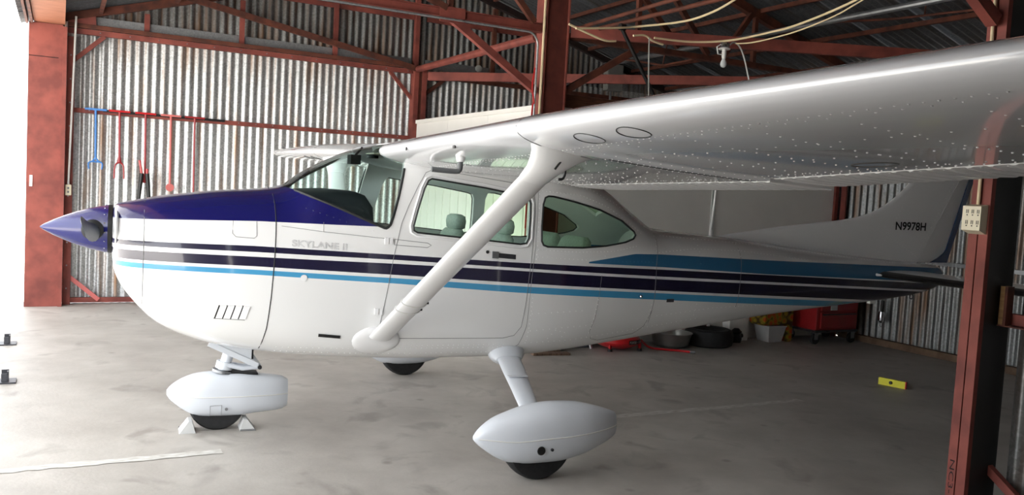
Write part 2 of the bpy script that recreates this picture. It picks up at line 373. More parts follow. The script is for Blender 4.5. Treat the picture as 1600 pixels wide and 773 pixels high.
for x in (1.02, 2.16, 3.4): member(ff, 'vertical_web', (x, Yw, 3.33), (x, Yw, roofz(x)-.13), .05, .06)
for x in (5.81, 7.0): member(ff, 'vertical_web', (x, Yw, 3.3), (x, Yw, roofz(x)-.13), .05, .06, 'rust_primer')
member(ff, 'diagonal_brace', (1.38, Yw-.1, 3.88), (4.6, Yw-.1, 3.33), .05, .075, 'rust_primer')
member(ff, 'knee_brace', (4.2, Yw, 3.27), (4.54, Yw, 2.92), .04, .045)
member(ff, 'knee_brace', (.2, Yw, 2.93), (.55, Yw, 3.27), .04, .05)
member(ff, 'knee_brace', (.17, Yw, .38), (.55, Yw, .05), .04, .05, 'pale_red')
member(ff, 'bottom_chord', (4.74, Yw, 3.27), (9.2, Yw, 3.27), .06, .06, 'rust_primer')
member(ff, 'knee_brace', (4.74, Yw, 3.0), (5.05, Yw, 3.25), .04, .05, 'rust_primer')
bolts('bolt', [(x, Yw-.036, 3.3) for x in np.arange(.5, 4.5, .33)]+[(x, Yw+.004, 2.365) for x in np.arange(.4, 4.5, .22)], .008, 'y', 'steel', ff)
# far column
c = steel('steel_column', 'slim red column at the far wall beside the cream partition', 'column', (4.63, 5.78, 0))
MB().box((4.54, 5.70, 0), (4.61, 5.86, 3.36)).build('flange', 'red_primer', c, **FR)
MB().box((4.61, 5.72, 0), (4.66, 5.86, 3.34)).build('web', 'rust_primer', c, **FR)
MB().box((4.66, 5.70, 0), (4.73, 5.86, 3.36)).build('flange', 'red_primer', c, **FR)
MB().box((4.55, 5.76, 3.36), (4.61, 5.85, roofz(4.6)-.1)).build('upper_post', 'red_primer', c, **FR)
# mid column
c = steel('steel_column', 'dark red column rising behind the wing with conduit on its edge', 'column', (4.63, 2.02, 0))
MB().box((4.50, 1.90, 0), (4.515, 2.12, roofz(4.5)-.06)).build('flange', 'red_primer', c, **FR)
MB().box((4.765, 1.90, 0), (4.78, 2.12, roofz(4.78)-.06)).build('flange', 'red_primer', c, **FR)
MB().box((4.515, 1.925, 0), (4.765, 1.945, roofz(4.64)-.06)).build('web', 'shaded_primer', c, **FR)
cdt2 = steel('conduit', 'grey conduit following the beam and turning down the mid column', 'conduit', (4.46, 1.9, 0))
pts = [(0.2, 1.93, 3.315), (4.30, 1.93, 3.315)]+[(4.30+.13*math.sin(a), 1.93, 3.185+.13*math.cos(a)) for a in np.linspace(.2, PI/2, 6)]+[(4.43, 1.93, 2.45), (4.43, 1.93, 1.2)]
MB().tube(pts, .011).build('pipe', 'flashing', cdt2, **FR)
MB().tube([(4.475, 1.9, 4.2), (4.475, 1.9, 1.2)], .014).build('pipe', 'cable', cdt2, **FR)
MB().box((4.40, 1.90, 1.08), (4.5, 1.96, 1.2)).build('junction_box', 'box_grey', cdt2, **FR)
# near column
c = steel('steel_column', 'bright red column in the right foreground carrying an outlet box', 'column', (4.6, -3.0, 0))
MB().box((4.50, -2.985, 0), (4.535, -2.935, roofz(4.5)-.06)).build('flange', 'red_primer', c, **FR)
MB().box((4.50, -3.045, 0), (4.535, -2.992, roofz(4.5)-.06)).build('flange', 'red_primer', c, **FR)
MB().box((4.535, -3.04, 0), (4.77, -2.94, roofz(4.6)-.08)).build('web', 'black', c, **FR)  # black colour stands in for shade in the recess beside the column
MB().box((4.512, -2.993, 0), (4.535, -2.984, roofz(4.5)-.06)).build('groove', 'dark_primer', c, **FR)
place_text('lettering', 'NC3-1', .22, .028, lambda u, v, d: B((4.4995-d*.2, -2.948-v, .33-u)), 'dark_primer', c)
# outlet box with six sockets on the near column and its cord
ob = steel('outlet_box', 'cream six socket outlet box on the red foreground column', 'outlet', (4.47, -2.985, 1.6))
MB().loft([[(4.50, y, z) for y, z in ((-2.935, 1.585), (-3.035, 1.585), (-3.035, 1.745), (-2.935, 1.745))], [(4.44, y, z) for y, z in ((-2.93, 1.605), (-3.035, 1.605), (-3.035, 1.735), (-2.93, 1.735))]]).build('housing', 'outlet_cream', ob, smooth=0, **FR)
for iy in range(3):
    for iz in range(2):
        y = -2.952-iy*.031; z = 1.638+iz*.058
        MB().box((4.437, y-.003, z), (4.44, y-.001, z+.02)).box((4.437, y-.012, z), (4.44, y-.010, z+.02)).box((4.437, y-.009, z-.012), (4.44, y-.004, z-.006)).build('socket', 'black', ob, smooth=0, **FR)
cd_ = MB().tube([(4.485, -2.985, 1.745), (4.487, -2.983, 2.2), (4.487, -2.975, 2.7), (4.487, -2.985, 3.4), (4.6, -2.98, 3.9)], .009)
thing_mesh('cord', cd_, 'cable', 'tan cord dropping along the foreground column to the outlet box', 'cord', xf=B)
# girts on the step wall
sf = steel('girt_frame', 'red girt and diagonal brace on the near partition', 'steel frame', (4.75, -3.6, 0))
member(sf, 'girt', (4.74, -3.06, 1.13), (4.74, -6.7, 1.13), .05, .06)
member(sf, 'girt', (4.74, -3.06, 2.36), (4.74, -6.7, 2.36), .05, .06)
member(sf, 'ledge', (4.70, -3.045, 1.095), (4.70, -6.7, 1.095), .1, .008, 'rust_primer')
member(sf, 'diagonal_brace', (4.72, -2.99, .31), (4.72, -3.4, -0.0+.03), .04, .045)
thing_mesh('wood_block', MB().box((4.65, -3.075, 1.10), (4.71, -3.05, 1.31)).box((4.65, -3.09, 1.10), (4.71, -3.0751, 1.31), 1), ['wood', 'rust_primer'], 'short upright wood block resting on the girt ledge', 'wood block', xf=B)
# roof trusses over the two column lines
def truss(y, label, mat='red_primer', mat2='rust_primer'):
    t = steel('roof_truss', label, 'roof truss', (4.7, y, 3.3), 'roof trusses across the hangar')
    mb = MB().prof((.12, y, 3.375), (4.5, y, 3.375), ibeam(.10, .09, .008)); mb.build('bottom_chord', mat, t, **FR)
    member(t, 'bottom_chord', (4.78, y, 3.335), (9.25, y, 3.335), .08, .06, mat2)
    member(t, 'rafter', (.1, y, roofz(.1)-.09), (4.7, y, roofz(4.7)-.09), .08, .1, mat2)
    member(t, 'rafter', (4.7, y, roofz(4.7)-.09), (9.3, y, roofz(9.3)-.09), .08, .1, mat2)
    for x0, z0, x1 in ((3.45, 3.42, 3.45), (2.0, 3.42, 2.0), (5.71, 3.37, 5.69), (7.4, 3.37, 7.4)): member(t, 'vertical_web', (x0, y, z0), (x1, y, roofz(x1)-.12), .05, .05, mat2)
    for x0, z0, x1 in ((4.38, 3.42, 3.5), (3.4, 3.42, 2.1), (6.68, 3.37, 5.75), (6.25, 3.4, 4.9), (6.9, 3.37, 7.3)): member(t, 'diagonal_web', (x0, y-.03, z0), (x1, y-.03, roofz(x1)-.14), .05, .06, mat2)
    member(t, 'knee_brace', (3.46, y, 3.34), (4.47, y, 2.72), .06, .07, mat)
    member(t, 'knee_brace', (4.79, y, 2.75), (5.70, y, 3.31), .06, .07, mat2)
    member(t, 'gusset', (3.33, y-.04, 3.36), (3.6, y-.04, 3.36), .01, .15, mat)
    member(t, 'gusset', (5.5, y-.04, 3.36), (5.85, y-.04, 3.36), .01, .13, mat2)
    return t
truss(1.98, 'red steel roof truss standing on the dark mid column')
truss(-2.99, 'red steel roof truss standing on the foreground column')
# cross beams, horizontal bracing, purlins
for a, b_, lab, kind, wd in (((4.58, 5.72, 3.33), (4.5, 2.1, 3.30), 'red pipe beam from far column to mid column', 'pipe', .09),):
    mb = MB(); (mb.tube([a, b_], wd/2, 12) if kind == 'pipe' else mb.beam(a, b_, wd, wd))
    thing_mesh('cross_beam', mb, 'red_primer', lab, 'beam', 'cross beams between columns', xf=B)
for a, b_, lab in (((4.80, 1.90, 3.37), (9.2, -.12, 3.37), 'red horizontal brace running back from the mid column under the roof'), ((4.75, 5.70, 3.25), (9.1, 1.9, 3.30), 'red horizontal brace running back from the far column')):
    thing_mesh('horizontal_brace', MB().prof(a, b_, [(-.03, -.06), (.03, -.06), (.03, .06), (-.03, .06)]), 'red_primer', lab, 'brace', 'horizontal wind braces', xf=B)
for x in (.5, 1.35, 2.2, 3.05, 3.9, 4.55, 4.95, 5.75, 6.6, 7.45, 8.3, 9.0):
    MB().beam((x, YF-.05, roofz(x)-.035), (x, YN+.05, roofz(x)-.035), .04, .05).build('purlin', 'rust_primer', rf, **FR)
for i, (a, b_, r, mt, lab) in enumerate((((7.0, 4.6, 3.56), (6.75, -2.6, 3.53), .03, 'steel', 'silver pipe hung under the rear roof slope'), ((5.05, 1.75, 3.42), (5.5, -.3, 3.56), .022, 'rust_primer', 'rusty pipe slanting up from the mid column'), ((4.93, 1.9, 3.44), (5.2, -1.2, 3.6), .02, 'rust_primer', 'thin rusty rod beneath the purlins'))):
    thing_mesh('roof_pipe', MB().tube([a, b_], r, 10), mt, lab, 'pipe', xf=B)
thing_mesh('roof_rod', MB().tube([(6.2, 3.1, 3.40), (6.54, 2.6, 3.30), (7.0, 2.1, 3.43)], .012).tube([(6.54, 2.6, 3.30), (6.6, 2.6, 3.62)], .008), 'rust_primer', 'thin bent rusty tie rod behind the black strut', 'rod', xf=B)
thing_mesh('roof_rod', MB().tube([(7.31, 1.2, 3.7), (7.39, 0, 3.59), (7.5, -1.2, 3.55), (7.55, -2.6, 3.7)], .012).tube([(7.42, -.3, 3.58), (7.45, -.3, 3.95)], .008), 'rust_primer', 'thin rusty tie rod above the wing near the foreground column', 'rod', xf=B)
thing_mesh('black_strut', MB().tube([(5.01, 1.27, 3.34), (5.5, 1.27, 2.66)], .02, 10).lathe([(.035, -.03), (.035, .03)], (5.01, 1.27, 3.36), 'x', 10), 'black', 'black strut slanting down behind the wing from a cable clamp', 'strut', xf=B)
# cables
def smoothpath(P, n=6):
    P = [Vector(p) for p in P]; out = []
    for i in range(len(P)-1):
        a, b_, c_, d = P[max(i-1, 0)], P[i], P[i+1], P[min(i+2, len(P)-1)]
        for k in range(n):
            t = k/n; out.append(.5*((2*b_)+(c_-a)*t+(2*a-5*b_+4*c_-d)*t*t+(3*b_-a-3*c_+d)*t**3))
    return out+[P[-1]]
for P, lab in (([(4.43, 1.2, 3.26), (4.91, 1.2, 3.33), (5.17, 1.2, 3.38), (5.41, .9, 3.41), (5.48, .6, 3.44), (5.5, .2, 3.53), (5.5, -.6, 3.8)], 'tan cable sweeping up to the roof from the strut clamp'),
               ([(4.38, 1.25, 3.30), (4.61, 1.25, 3.24), (4.80, 1.25, 3.20), (4.93, 1.25, 3.21)], 'short tan cable drooping beside the mid column'),
               ([(5.10, 1.2, 3.28), (5.24, 1.2, 3.30), (5.34, 1.2, 3.26), (5.47, 1.2, 3.24)], 'short curled tan cable under the red brace'),
               ([(5.32, 1.15, 3.28), (5.75, 1.1, 3.29), (6.07, .9, 3.32), (6.20, .5, 3.36), (6.21, .1, 3.39), (6.15, -.6, 3.49), (6.1, -1.4, 3.7)], 'long tan cable sagging past the light bulb'),
               ([(6.16, .9, 3.30), (6.23, .7, 3.30), (6.24, .2, 3.33), (6.19, -.3, 3.39), (6.19, -.6, 3.48), (6.15, -1.4, 3.72)], 'thin tan cable running just below the long sagging one')):
    thing_mesh('cable', MB().tube(smoothpath(P), .011 if 'thin' not in lab else .007, 6), 'cable', lab, 'cable', xf=B)
thing_mesh('cable', MB().tube(smoothpath([(6.17, 1.0, 3.30), (6.22, 1.0, 3.33), (6.3, 1.0, 3.30), (6.42, 1.05, 3.2), (6.55, 1.1, 3.0)]), .008, 6), 'ext_white', 'white lamp cord hanging down behind the wing', 'cable', xf=B)
thing_mesh('cable', MB().tube([(5.25, 1.14, 3.27), (5.27, 1.14, 2.95), (5.3, 1.14, 2.6)], .007, 6), 'box_grey', 'grey wire hanging straight down beside the black strut', 'cable', xf=B)
# bare bulb
lb = steel('light_fixture', 'bare light bulb in a white socket hanging above the wing', 'light', (6.1, 1.0, 3.05))
bx_ = (6.10, 1.0)
MB().lathe([(.05, 3.31), (.052, 3.27), (.03, 3.255)], (*bx_, 0), 'z', 16).build('canopy', 'chrome', lb, **FR)
MB().lathe([(.06, 3.255), (.06, 3.245)], (*bx_, 0), 'z', 16).lathe([(.022, 3.245), (.024, 3.19), (.018, 3.15)], (*bx_, 0), 'z', 14).build('socket', 'ext_white', lb, **FR)
MB().lathe([(.004, 3.06), (.022, 3.068), (.033, 3.09), (.030, 3.115), (.017, 3.145), (.016, 3.155)], (*bx_, 0), 'z', 16).build('bulb', 'bulb_glass', lb, **FR)
MB().tube([(6.08, 1.0, 3.31), (6.0, 1.0, 3.26), (6.02, 1.0, 3.19), (6.08, 1.0, 3.19)], .006, 6).build('wire', 'ext_white', lb, **FR)
# cream partition: front run and tail bay side
pt = empty('wall_partition', (0, 0, 0), 'cream panel partition beyond the aircraft', 'wall', kind='structure')
y = 2.17
while y < 5.68:
    y2 = min(y+1.2, 5.69); MB().box((4.60, y, .002), (4.66, y2-.004, 2.56)).build('panel', 'cream_panel', pt, **FR); y += 1.2
for k in range(14): MB().box((4.59, 2.35+k*.25, .05), (4.60, 2.365+k*.25, 1.72)).build('rib', 'cream_panel', pt, **FR)
MB().box((4.585, 2.17, 1.72), (4.60, 5.69, 1.735)).build('seam_strip', 'cream_panel', pt, **FR)
MB().box((4.58, 2.16, 2.56), (4.68, 5.69, 2.61)).build('top_cap', 'cream_panel', pt, **FR)
for x0, x1 in ((4.79, 7.06), (7.12, 9.13)): MB().box((x0, 2.15, .002), (x1, 2.21, 2.56)).build('panel', 'cream_panel', pt, **FR)
MB().box((7.06, 2.135, .05), (7.12, 2.21, 2.56)).build('joint_trim', 'off_white', pt, **FR)
MB().box((4.79, 2.14, 2.56), (9.13, 2.22, 2.61)).build('top_cap', 'cream_panel', pt, **FR)
thing_mesh('end_post', MB().box((9.135, 2.12, 0), (9.19, 2.25, 3.3)).box((9.19, 2.0, 0), (9.21, 2.08, 3.3)), 'red_primer', 'red post at the far end of the cream partition', 'post', xf=B)
thing_mesh('power_cord', MB().tube(smoothpath([(4.39, 1.89, 2.95), (4.37, 1.89, 2.75), (4.40, 1.89, 2.6), (4.38, 1.89, 2.45), (4.38, 1.89, 1.3)]), .008, 6), 'bright_red', 'red cord dangling at the mid column', 'cord', xf=B)
bkf = steel('girt_frame', 'rail and girt fixed to the back wall', 'steel frame', (9.22, 0, 0))
member(bkf, 'base_rail', (9.22, 1.95, .05), (9.22, -3.0, .05), .07, .08, 'old_wood')
member(bkf, 'slotted_rail', (9.25, 1.2, 1.11), (9.25, -2.9, 1.11), .04, .045, 'steel')
member(bkf, 'girt', (9.25, 5.7, 2.4), (9.25, -2.9, 2.4), .05, .06, 'rust_primer')
eb = steel('electrical_box', 'tall grey electrical box mounted high on the far wall', 'electrical box', (7.9, 5.8, 3.35))
MB().box((7.74, 5.60, 3.36), (8.05, 5.72, 3.78), bev=.01).build('enclosure', 'box_grey', eb, **FR)
MB().box((7.76, 5.59, 3.38), (8.03, 5.60, 3.76)).build('cover', 'box_grey', eb, **FR)
MB().tube([(7.9, 5.72, 3.38), (7.9, 5.72, 2.4)], .02).build('conduit_stub', 'steel', eb, **FR)

# ================================================================== the aircraft
AC = empty('airplane', (0, 0, 0), 'white high-wing single-engine airplane with navy and blue stripes', 'airplane')
def pchip(X, Y):
    X = np.array(X, float); Y = np.array(Y, float); h = np.diff(X); d = np.diff(Y)/h; m = np.zeros(len(X))
    m[0], m[-1] = d[0], d[-1]
    for i in range(1, len(X)-1):
        if d[i-1]*d[i] > 0:
            w1, w2 = 2*h[i]+h[i-1], h[i]+2*h[i-1]; m[i] = (w1+w2)/(w1/d[i-1]+w2/d[i])
    def f(x):
        x = min(max(x, X[0]), X[-1]); i = min(max(int(np.searchsorted(X, x))-1, 0), len(X)-2)
        t = (x-X[i])/h[i]
        return (Y[i]*(1+2*t)*(1-t)**2+m[i]*h[i]*t*(1-t)**2+Y[i+1]*t*t*(3-2*t)+m[i+1]*h[i]*t*t*(t-1))
    return f
ST = [  # x, half width, top, bottom, waterline of full width, roundness up, roundness down
    (.400, .200, 1.435, 1.120, 1.28, 2.3, 2.3), (.412, .290, 1.458, 1.050, 1.27, 2.4, 2.4), (.450, .355, 1.472, .965, 1.25, 2.5, 2.4),
    (.510, .405, 1.487, .880, 1.23, 2.6, 2.4), (.650, .455, 1.520, .735, 1.20, 2.7, 2.5), (.800, .485, 1.545, .655, 1.17, 2.7, 2.6),
    (1.00, .510, 1.575, .590, 1.14, 2.7, 2.8), (1.37, .545, 1.618, .535, 1.12, 2.8, 3.2), (1.42, .548, 1.637, .530, 1.12, 2.8, 3.3),
    (1.56, .555, 1.738, .520, 1.12, 3.0, 3.6), (1.73, .562, 1.833, .512, 1.11, 3.3, 4.0), (1.88, .567, 1.900, .506, 1.11, 3.7, 4.2),
    (2.08, .571, 1.955, .500, 1.10, 4.4, 4.4), (2.30, .574, 1.990, .496, 1.10, 5.0, 4.6), (2.70, .576, 2.000, .494, 1.10, 5.0, 4.6),
    (3.10, .570, 1.975, .500, 1.10, 4.8, 4.4), (3.40, .552, 1.900, .518, 1.09, 4.2, 4.0), (3.70, .520, 1.760, .545, 1.08, 3.6, 3.6),
    (4.00, .480, 1.570, .575, 1.07, 3.2, 3.3), (4.20, .455, 1.460, .598, 1.06, 3.0, 3.1), (4.50, .420, 1.425, .632, 1.05, 2.9, 3.0),
    (5.00, .360, 1.395, .690, 1.05, 2.8, 2.8), (5.57, .296, 1.340, .755, 1.05, 2.7, 2.7), (6.30, .218, 1.278, .822, 1.05, 2.6, 2.6),
    (7.06, .140, 1.228, .895, 1.06, 2.6, 2.6), (7.40, .098, 1.205, .950, 1.07, 2.5, 2.5), (7.56, .065, 1.180, 1.005, 1.08, 2.4, 2.4), (7.63, .025, 1.14, 1.05, 1.09, 2.2, 2.2)]
_S = np.array(ST); FN = [pchip(_S[:, 0], _S[:, k]) for k in range(1, 7)]
def stat(x): return [f(x) for f in FN]
def sidey(x, z, off=0):
    w_, zt, zb, zc, nu, nd = stat(x)
    t, n = ((z-zc)/(zt-zc), nu) if z > zc else ((zc-z)/(zc-zb), nd)
    t = min(max(t, 0), .9995); return w_*(1-t**n)**(1/n)+off
def ring(x, n=56, ins=(0, 0, 0)):
    w_, zt, zb, zc, nu, nd = stat(x); w_ -= ins[0]; zt -= ins[1]; zb += ins[2]; out = []
    for k in range(n):
        a = 2*PI*(k+.5)/n; ca, sa = math.cos(a), math.sin(a); e = nu if sa > 0 else nd
        out.append((x, w_*math.copysign(abs(ca)**(2/e), ca), zc+(zt-zc if sa > 0 else zc-zb)*math.copysign(abs(sa)**(2/e), sa)))
    return out
def frange(a, b, d): return list(np.linspace(a, b, max(2, int(round((b-a)/d))+1)))
XS = sorted(set([.4, .405, .412, .42, .435, .45, .47, .49]+[round(x, 4) for x in frange(.51, 1.37, .05)+frange(1.37, 4.4, .045)+frange(4.45, 7.4, .09)+[7.45, 7.5, 7.54, 7.58, 7.61, 7.63]]))
body = MB().loft([ring(x) for x in XS])
inner = MB().loft([ring(x, ins=(.035, .028, .10)) for x in frange(1.44, 4.25, .05)])
WS_POLY = [(1.385, 1.636), (1.49, 1.588), (1.648, 1.529), (1.81, 1.465), (1.955, 1.402), (1.99, 1.394), (2.015, 1.412), (2.045, 1.51), (2.08, 1.66), (2.108, 1.80), (2.11, 2.2), (1.3, 2.2)]
WIN_POLY = [(2.262, 1.715), (2.235, 1.66), (2.195, 1.52), (2.172, 1.42), (2.175, 1.388), (2.20, 1.375), (2.50, 1.353), (2.93, 1.320), (2.972, 1.328), (2.99, 1.36), (2.994, 1.50), (2.992, 1.60), (2.978, 1.635), (2.94, 1.648), (2.66, 1.688), (2.34, 1.722), (2.285, 1.728)]
RW_POLY = [(3.105, 1.645), (3.09, 1.60), (3.084, 1.45), (3.09, 1.345), (3.105, 1.318), (3.14, 1.307), (3.421, 1.306), (3.62, 1.322), (3.80, 1.352), (3.875, 1.378), (3.898, 1.405), (3.885, 1.43), (3.77, 1.507), (3.566, 1.578), (3.344, 1.626), (3.17, 1.655), (3.13, 1.656)]
DOOR = [(2.30, 1.79), (2.245, 1.765), (2.195, 1.678), (2.135, 1.55), (2.091, 1.43), (2.05, 1.22), (2.02, 1.013), (1.985, .80), (1.978, .73), (2.005, .69), (2.06, .682), (2.85, .672), (2.93, .69), (2.975, .75), (2.995, .90), (3.018, 1.20), (3.028, 1.40), (3.03, 1.58), (3.018, 1.67), (2.985, 1.71), (2.9, 1.728)]
def prism(poly, y0=-1, y1=1):
    return MB().loft([[(x, y, z) for x, z in poly] for y in (y0, y1)])
def mk(mb, name, mats, mi=0):
    mb.m = [mi]*len(mb.f); me = mb.mesh(name, mats, 0); o = bpy.data.objects.new(name, me); COL.objects.link(o); return o
# --- stripe paint
def stripes():
    m, nt, b = nodes('fuselage_paint'); L = nt.links.new
    b.inputs['Roughness'].default_value = .26; b.inputs['Coat Weight'].default_value = .7; b.inputs['Coat Roughness'].default_value = .05
    tc = nt.nodes.new('ShaderNodeTexCoord'); sp = nt.nodes.new('ShaderNodeSeparateXYZ'); L(tc.outputs['Object'], sp.inputs[0])
    def math_(op, a, c=None):
        n = nt.nodes.new('ShaderNodeMath'); n.operation = op
        for i, q in enumerate((a, c)):
            if q is None: continue
            if isinstance(q, (int, float)): n.inputs[i].default_value = q
            else: L(q, n.inputs[i])
        return n.outputs[0]
    xn = math_('DIVIDE', sp.outputs[0], 8.0); z = sp.outputs[2]
    def edge(pts):
        fc = nt.nodes.new('ShaderNodeFloatCurve'); cv = fc.mapping.curves[0]
        pts = sorted(pts); a, bb = pts[0], pts[1]; y, zz = pts[-2], pts[-1]
        P = [(0, a[1]-(bb[1]-a[1])/(bb[0]-a[0])*a[0])]+pts+[(8, zz[1]+(zz[1]-y[1])/(zz[0]-y[0])*(8-zz[0]))]
        while len(cv.points) < len(P): cv.points.new(.5, .5)
        for q, (x_, z_) in zip(cv.points, P): q.location = (x_/8, z_/2); q.handle_type = 'VECTOR'
        fc.mapping.update(); L(xn, fc.inputs['Value']); return math_('MULTIPLY', fc.outputs[0], 2.0)
    def band(lo, hi): return math_('MULTIPLY', math_('GREATER_THAN', z, edge(lo)), math_('LESS_THAN', z, edge(hi)))
    s1 = band([(.428, 1.237), (1.2, 1.223), (2.066, 1.196), (2.877, 1.160), (4.154, 1.100), (6.028, 1.024)], [(.428, 1.265), (1.2, 1.259), (2.064, 1.229), (2.875, 1.196), (4.149, 1.153), (6.021, 1.083)])
    s2 = band([(.43, 1.155), (1.204, 1.136), (2.07, 1.099), (2.883, 1.057), (4.163, .993), (6.041, .906)], [(.429, 1.21), (1.202, 1.194), (2.067, 1.171), (2.878, 1.141), (4.156, 1.079), (6.03, 1.004)])
    lbb = band([(.432, 1.108), (1.206, 1.085), (2.073, 1.043), (2.888, .991), (4.169, .924), (6.051, .828)], [(.431, 1.138), (1.205, 1.115), (2.071, 1.078), (2.885, 1.035), (4.165, .974), (6.044, .883)])
    ub = math_('MULTIPLY', band([(3.484, 1.197), (4.148, 1.172), (5.259, 1.118), (6.02, 1.093)], [(3.483, 1.207), (3.893, 1.268), (4.14, 1.266), (5.248, 1.230), (6.006, 1.212)]), math_('GREATER_THAN', sp.outputs[0], 3.483))
    top = math_('MULTIPLY', math_('GREATER_THAN', z, edge([(.4, 1.386), (.539, 1.391), (1.195, 1.408), (1.934, 1.405)])), math_('LESS_THAN', sp.outputs[0], 2.0))
    col = None
    def mix(fac, prev, c):
        mx = nt.nodes.new('ShaderNodeMix'); mx.data_type = 'RGBA'; L(fac, mx.inputs[0])
        if isinstance(prev, tuple): mx.inputs[6].default_value = prev
        else: L(prev, mx.inputs[6])
        mx.inputs[7].default_value = c; return mx.outputs[2]
    col = mix(lbb, rgb((232, 232, 231)), rgb((72, 152, 196))); col = mix(ub, col, rgb((48, 108, 148)))
    col = mix(math_('MAXIMUM', s1, s2), col, rgb((22, 18, 50))); col = mix(top, col, rgb((20, 20, 88)))
    L(col, b.inputs['Base Color'])
stripes()
SLOT = ['fuselage_paint', 'liner']
bo = mk(body, 'fuselage', SLOT); cuts = [mk(inner, 'c0', SLOT, 1), mk(prism(WS_POLY), 'c1', SLOT, 1), mk(prism(WIN_POLY), 'c2', SLOT, 1), mk(prism(RW_POLY), 'c3', SLOT, 1)]
# rear window opening, cut from above
cuts.append(mk(MB().loft([[(3.52, -.36, z), (3.98, -.30, z), (3.98, .30, z), (3.52, .36, z)] for z in (1.45, 2.2)]), 'c4', SLOT, 1))
for c_ in cuts:
    md = bo.modifiers.new('b', 'BOOLEAN'); md.operation = 'DIFFERENCE'; md.object = c_; md.solver = 'EXACT'
bpy.context.view_layer.update()
fme = bpy.data.meshes.new_from_object(bo.evaluated_get(bpy.context.evaluated_depsgraph_get())); fme.name = 'fuselage'
bpy.data.objects.remove(bo)
for c_ in cuts: bpy.data.objects.remove(c_)
fme.materials.clear()
for s_ in SLOT: fme.materials.append(MAT[s_])
fme.shade_smooth(); fme.set_sharp_from_angle(angle=math.radians(32))
FU = link('fuselage', fme, AC)
# --- panes follow the skin
def pane(name, poly, mat, side, parent, ins=.008, rings=5, frame=None):
    n = len(poly); P = []
    for i in range(n):
        a, b_ = poly[i], poly[(i+1) % n]; k = max(1, int(math.dist(a, b_)/.05))
        P += [(a[0]+(b_[0]-a[0])*j/k, a[1]+(b_[1]-a[1])*j/k) for j in range(k)]
    cx, cz = sum(p[0] for p in P)/len(P), sum(p[1] for p in P)/len(P); mb = MB(); R = []
    for r in range(rings+1):
        t = 1-r/(rings+.0); t = max(t, .02)
        R.append([(cx+(x-cx)*t, side*sidey(cx+(x-cx)*t, cz+(z-cz)*t, -ins), cz+(z-cz)*t) for x, z in P])
    mb.loft(R, cap=False); mb.f.append(tuple(range(rings*len(P), (rings+1)*len(P)))); mb.m.append(0)
    o = mb.build(name, mat, parent, smooth=180)
    return o, P
def outline(name, P, side, r, off, mat, parent, closed=True):
    return MB().tube([(x, side*sidey(x, z, off), z) for x, z in P], r, 6, closed=closed).build(name, mat, parent, smooth=60)
def grow(P, d):
    cx, cz = sum(p[0] for p in P)/len(P), sum(p[1] for p in P)/len(P); out = []
    n = len(P); area = sum(P[i][0]*P[(i+1) % n][1]-P[(i+1) % n][0]*P[i][1] for i in range(n)); sg = 1 if area > 0 else -1
    for i in range(n):
        a, b_ = P[i-1], P[(i+1) % n]; t = Vector((b_[0]-a[0], b_[1]-a[1])).normalized()
        out.append((P[i][0]+t.y*d*sg, P[i][1]-t.x*d*sg))
    return out
for sd_ in (-1, 1):
    o, P = pane('cabin_window', WIN_POLY, 'window_glass', sd_, FU)
    outline('window_gasket', P, sd_, .006, .0, 'gasket', FU)
    outline('window_frame', grow(P, .022), sd_, .008, .0, 'white_paint', FU)
    o, P = pane('rear_side_window', RW_POLY, 'rear_glass', sd_, FU)
    outline('window_gasket', P, sd_, .007, .0, 'gasket', FU)
# windshield: skin surface inside the cut, wrapping over the top
wm = MB(); rows = []
zl = pchip([1.385, 1.49, 1.648, 1.81, 1.99], [1.636, 1.588, 1.529, 1.465, 1.394])
zr = pchip([1.99, 2.015, 2.045, 2.08, 2.115], [1.394, 1.412, 1.51, 1.66, 1.82])
for x in frange(1.39, 2.108, .03):
    z0 = zl(x) if x < 1.99 else zr(x); zt = stat(x)[1]-.006; row = []
    y0 = sidey(x, min(z0, zt-.001), -.01)
    # param along the section from port edge over the top to starboard
    rg = ring(x, 240, (.008, .006, 0)); pts = sorted([p for p in rg if p[2] > stat(x)[3]], key=lambda p: math.atan2(p[2]-stat(x)[3], -p[1]))
    pts = [p for p in pts if p[2] >= z0] or [(x, 0, zt)]
    L_ = [0]
    for a, b_ in zip(pts, pts[1:]): L_.append(L_[-1]+math.dist(a, b_))
    N = 32
    for k in range(N+1):
        s = L_[-1]*k/N; i = min(int(np.searchsorted(L_, s)), len(pts)-1); j = max(i-1, 0)
        t = (s-L_[j])/(L_[i]-L_[j]) if L_[i] > L_[j] else 0
        row.append(tuple(pts[j][q]+(pts[i][q]-pts[j][q])*t for q in range(3)))
    rows.append(row)
wm.loft(rows, cap=False, closed=False).build('windshield', 'windshield_glass', FU, smooth=180)
for sd_ in (-1, 1):
    e = [(x, sd_*sidey(x, zl(x), -.002), zl(x)) for x in frange(1.45, 1.98, .04)]+[(x, sd_*sidey(x, zr(x), -.002), zr(x)) for x in (1.993, 2.005, 2.02, 2.035, 2.05, 2.065, 2.08, 2.095, 2.107)]
    MB().tube(e, .009, 6).build('windshield_seal', 'gasket', FU, smooth=60)
# rear window pane
rp = []
for x in frange(3.50, 4.0, .05):
    zt = stat(x)[1]; row = []
    for k in range(9):
        y = (-.37+.74*k/8); wq, zt_, zb_, zc_, nu_, nd_ = stat(x); row.append((x, y, zc_+(zt_-zc_)*(1-abs(y/wq)**nu_)**(1/nu_)-.008))
    rp.append(row)
MB().loft(rp, cap=False, closed=False).build('rear_window', 'rear_glass', FU, smooth=180)
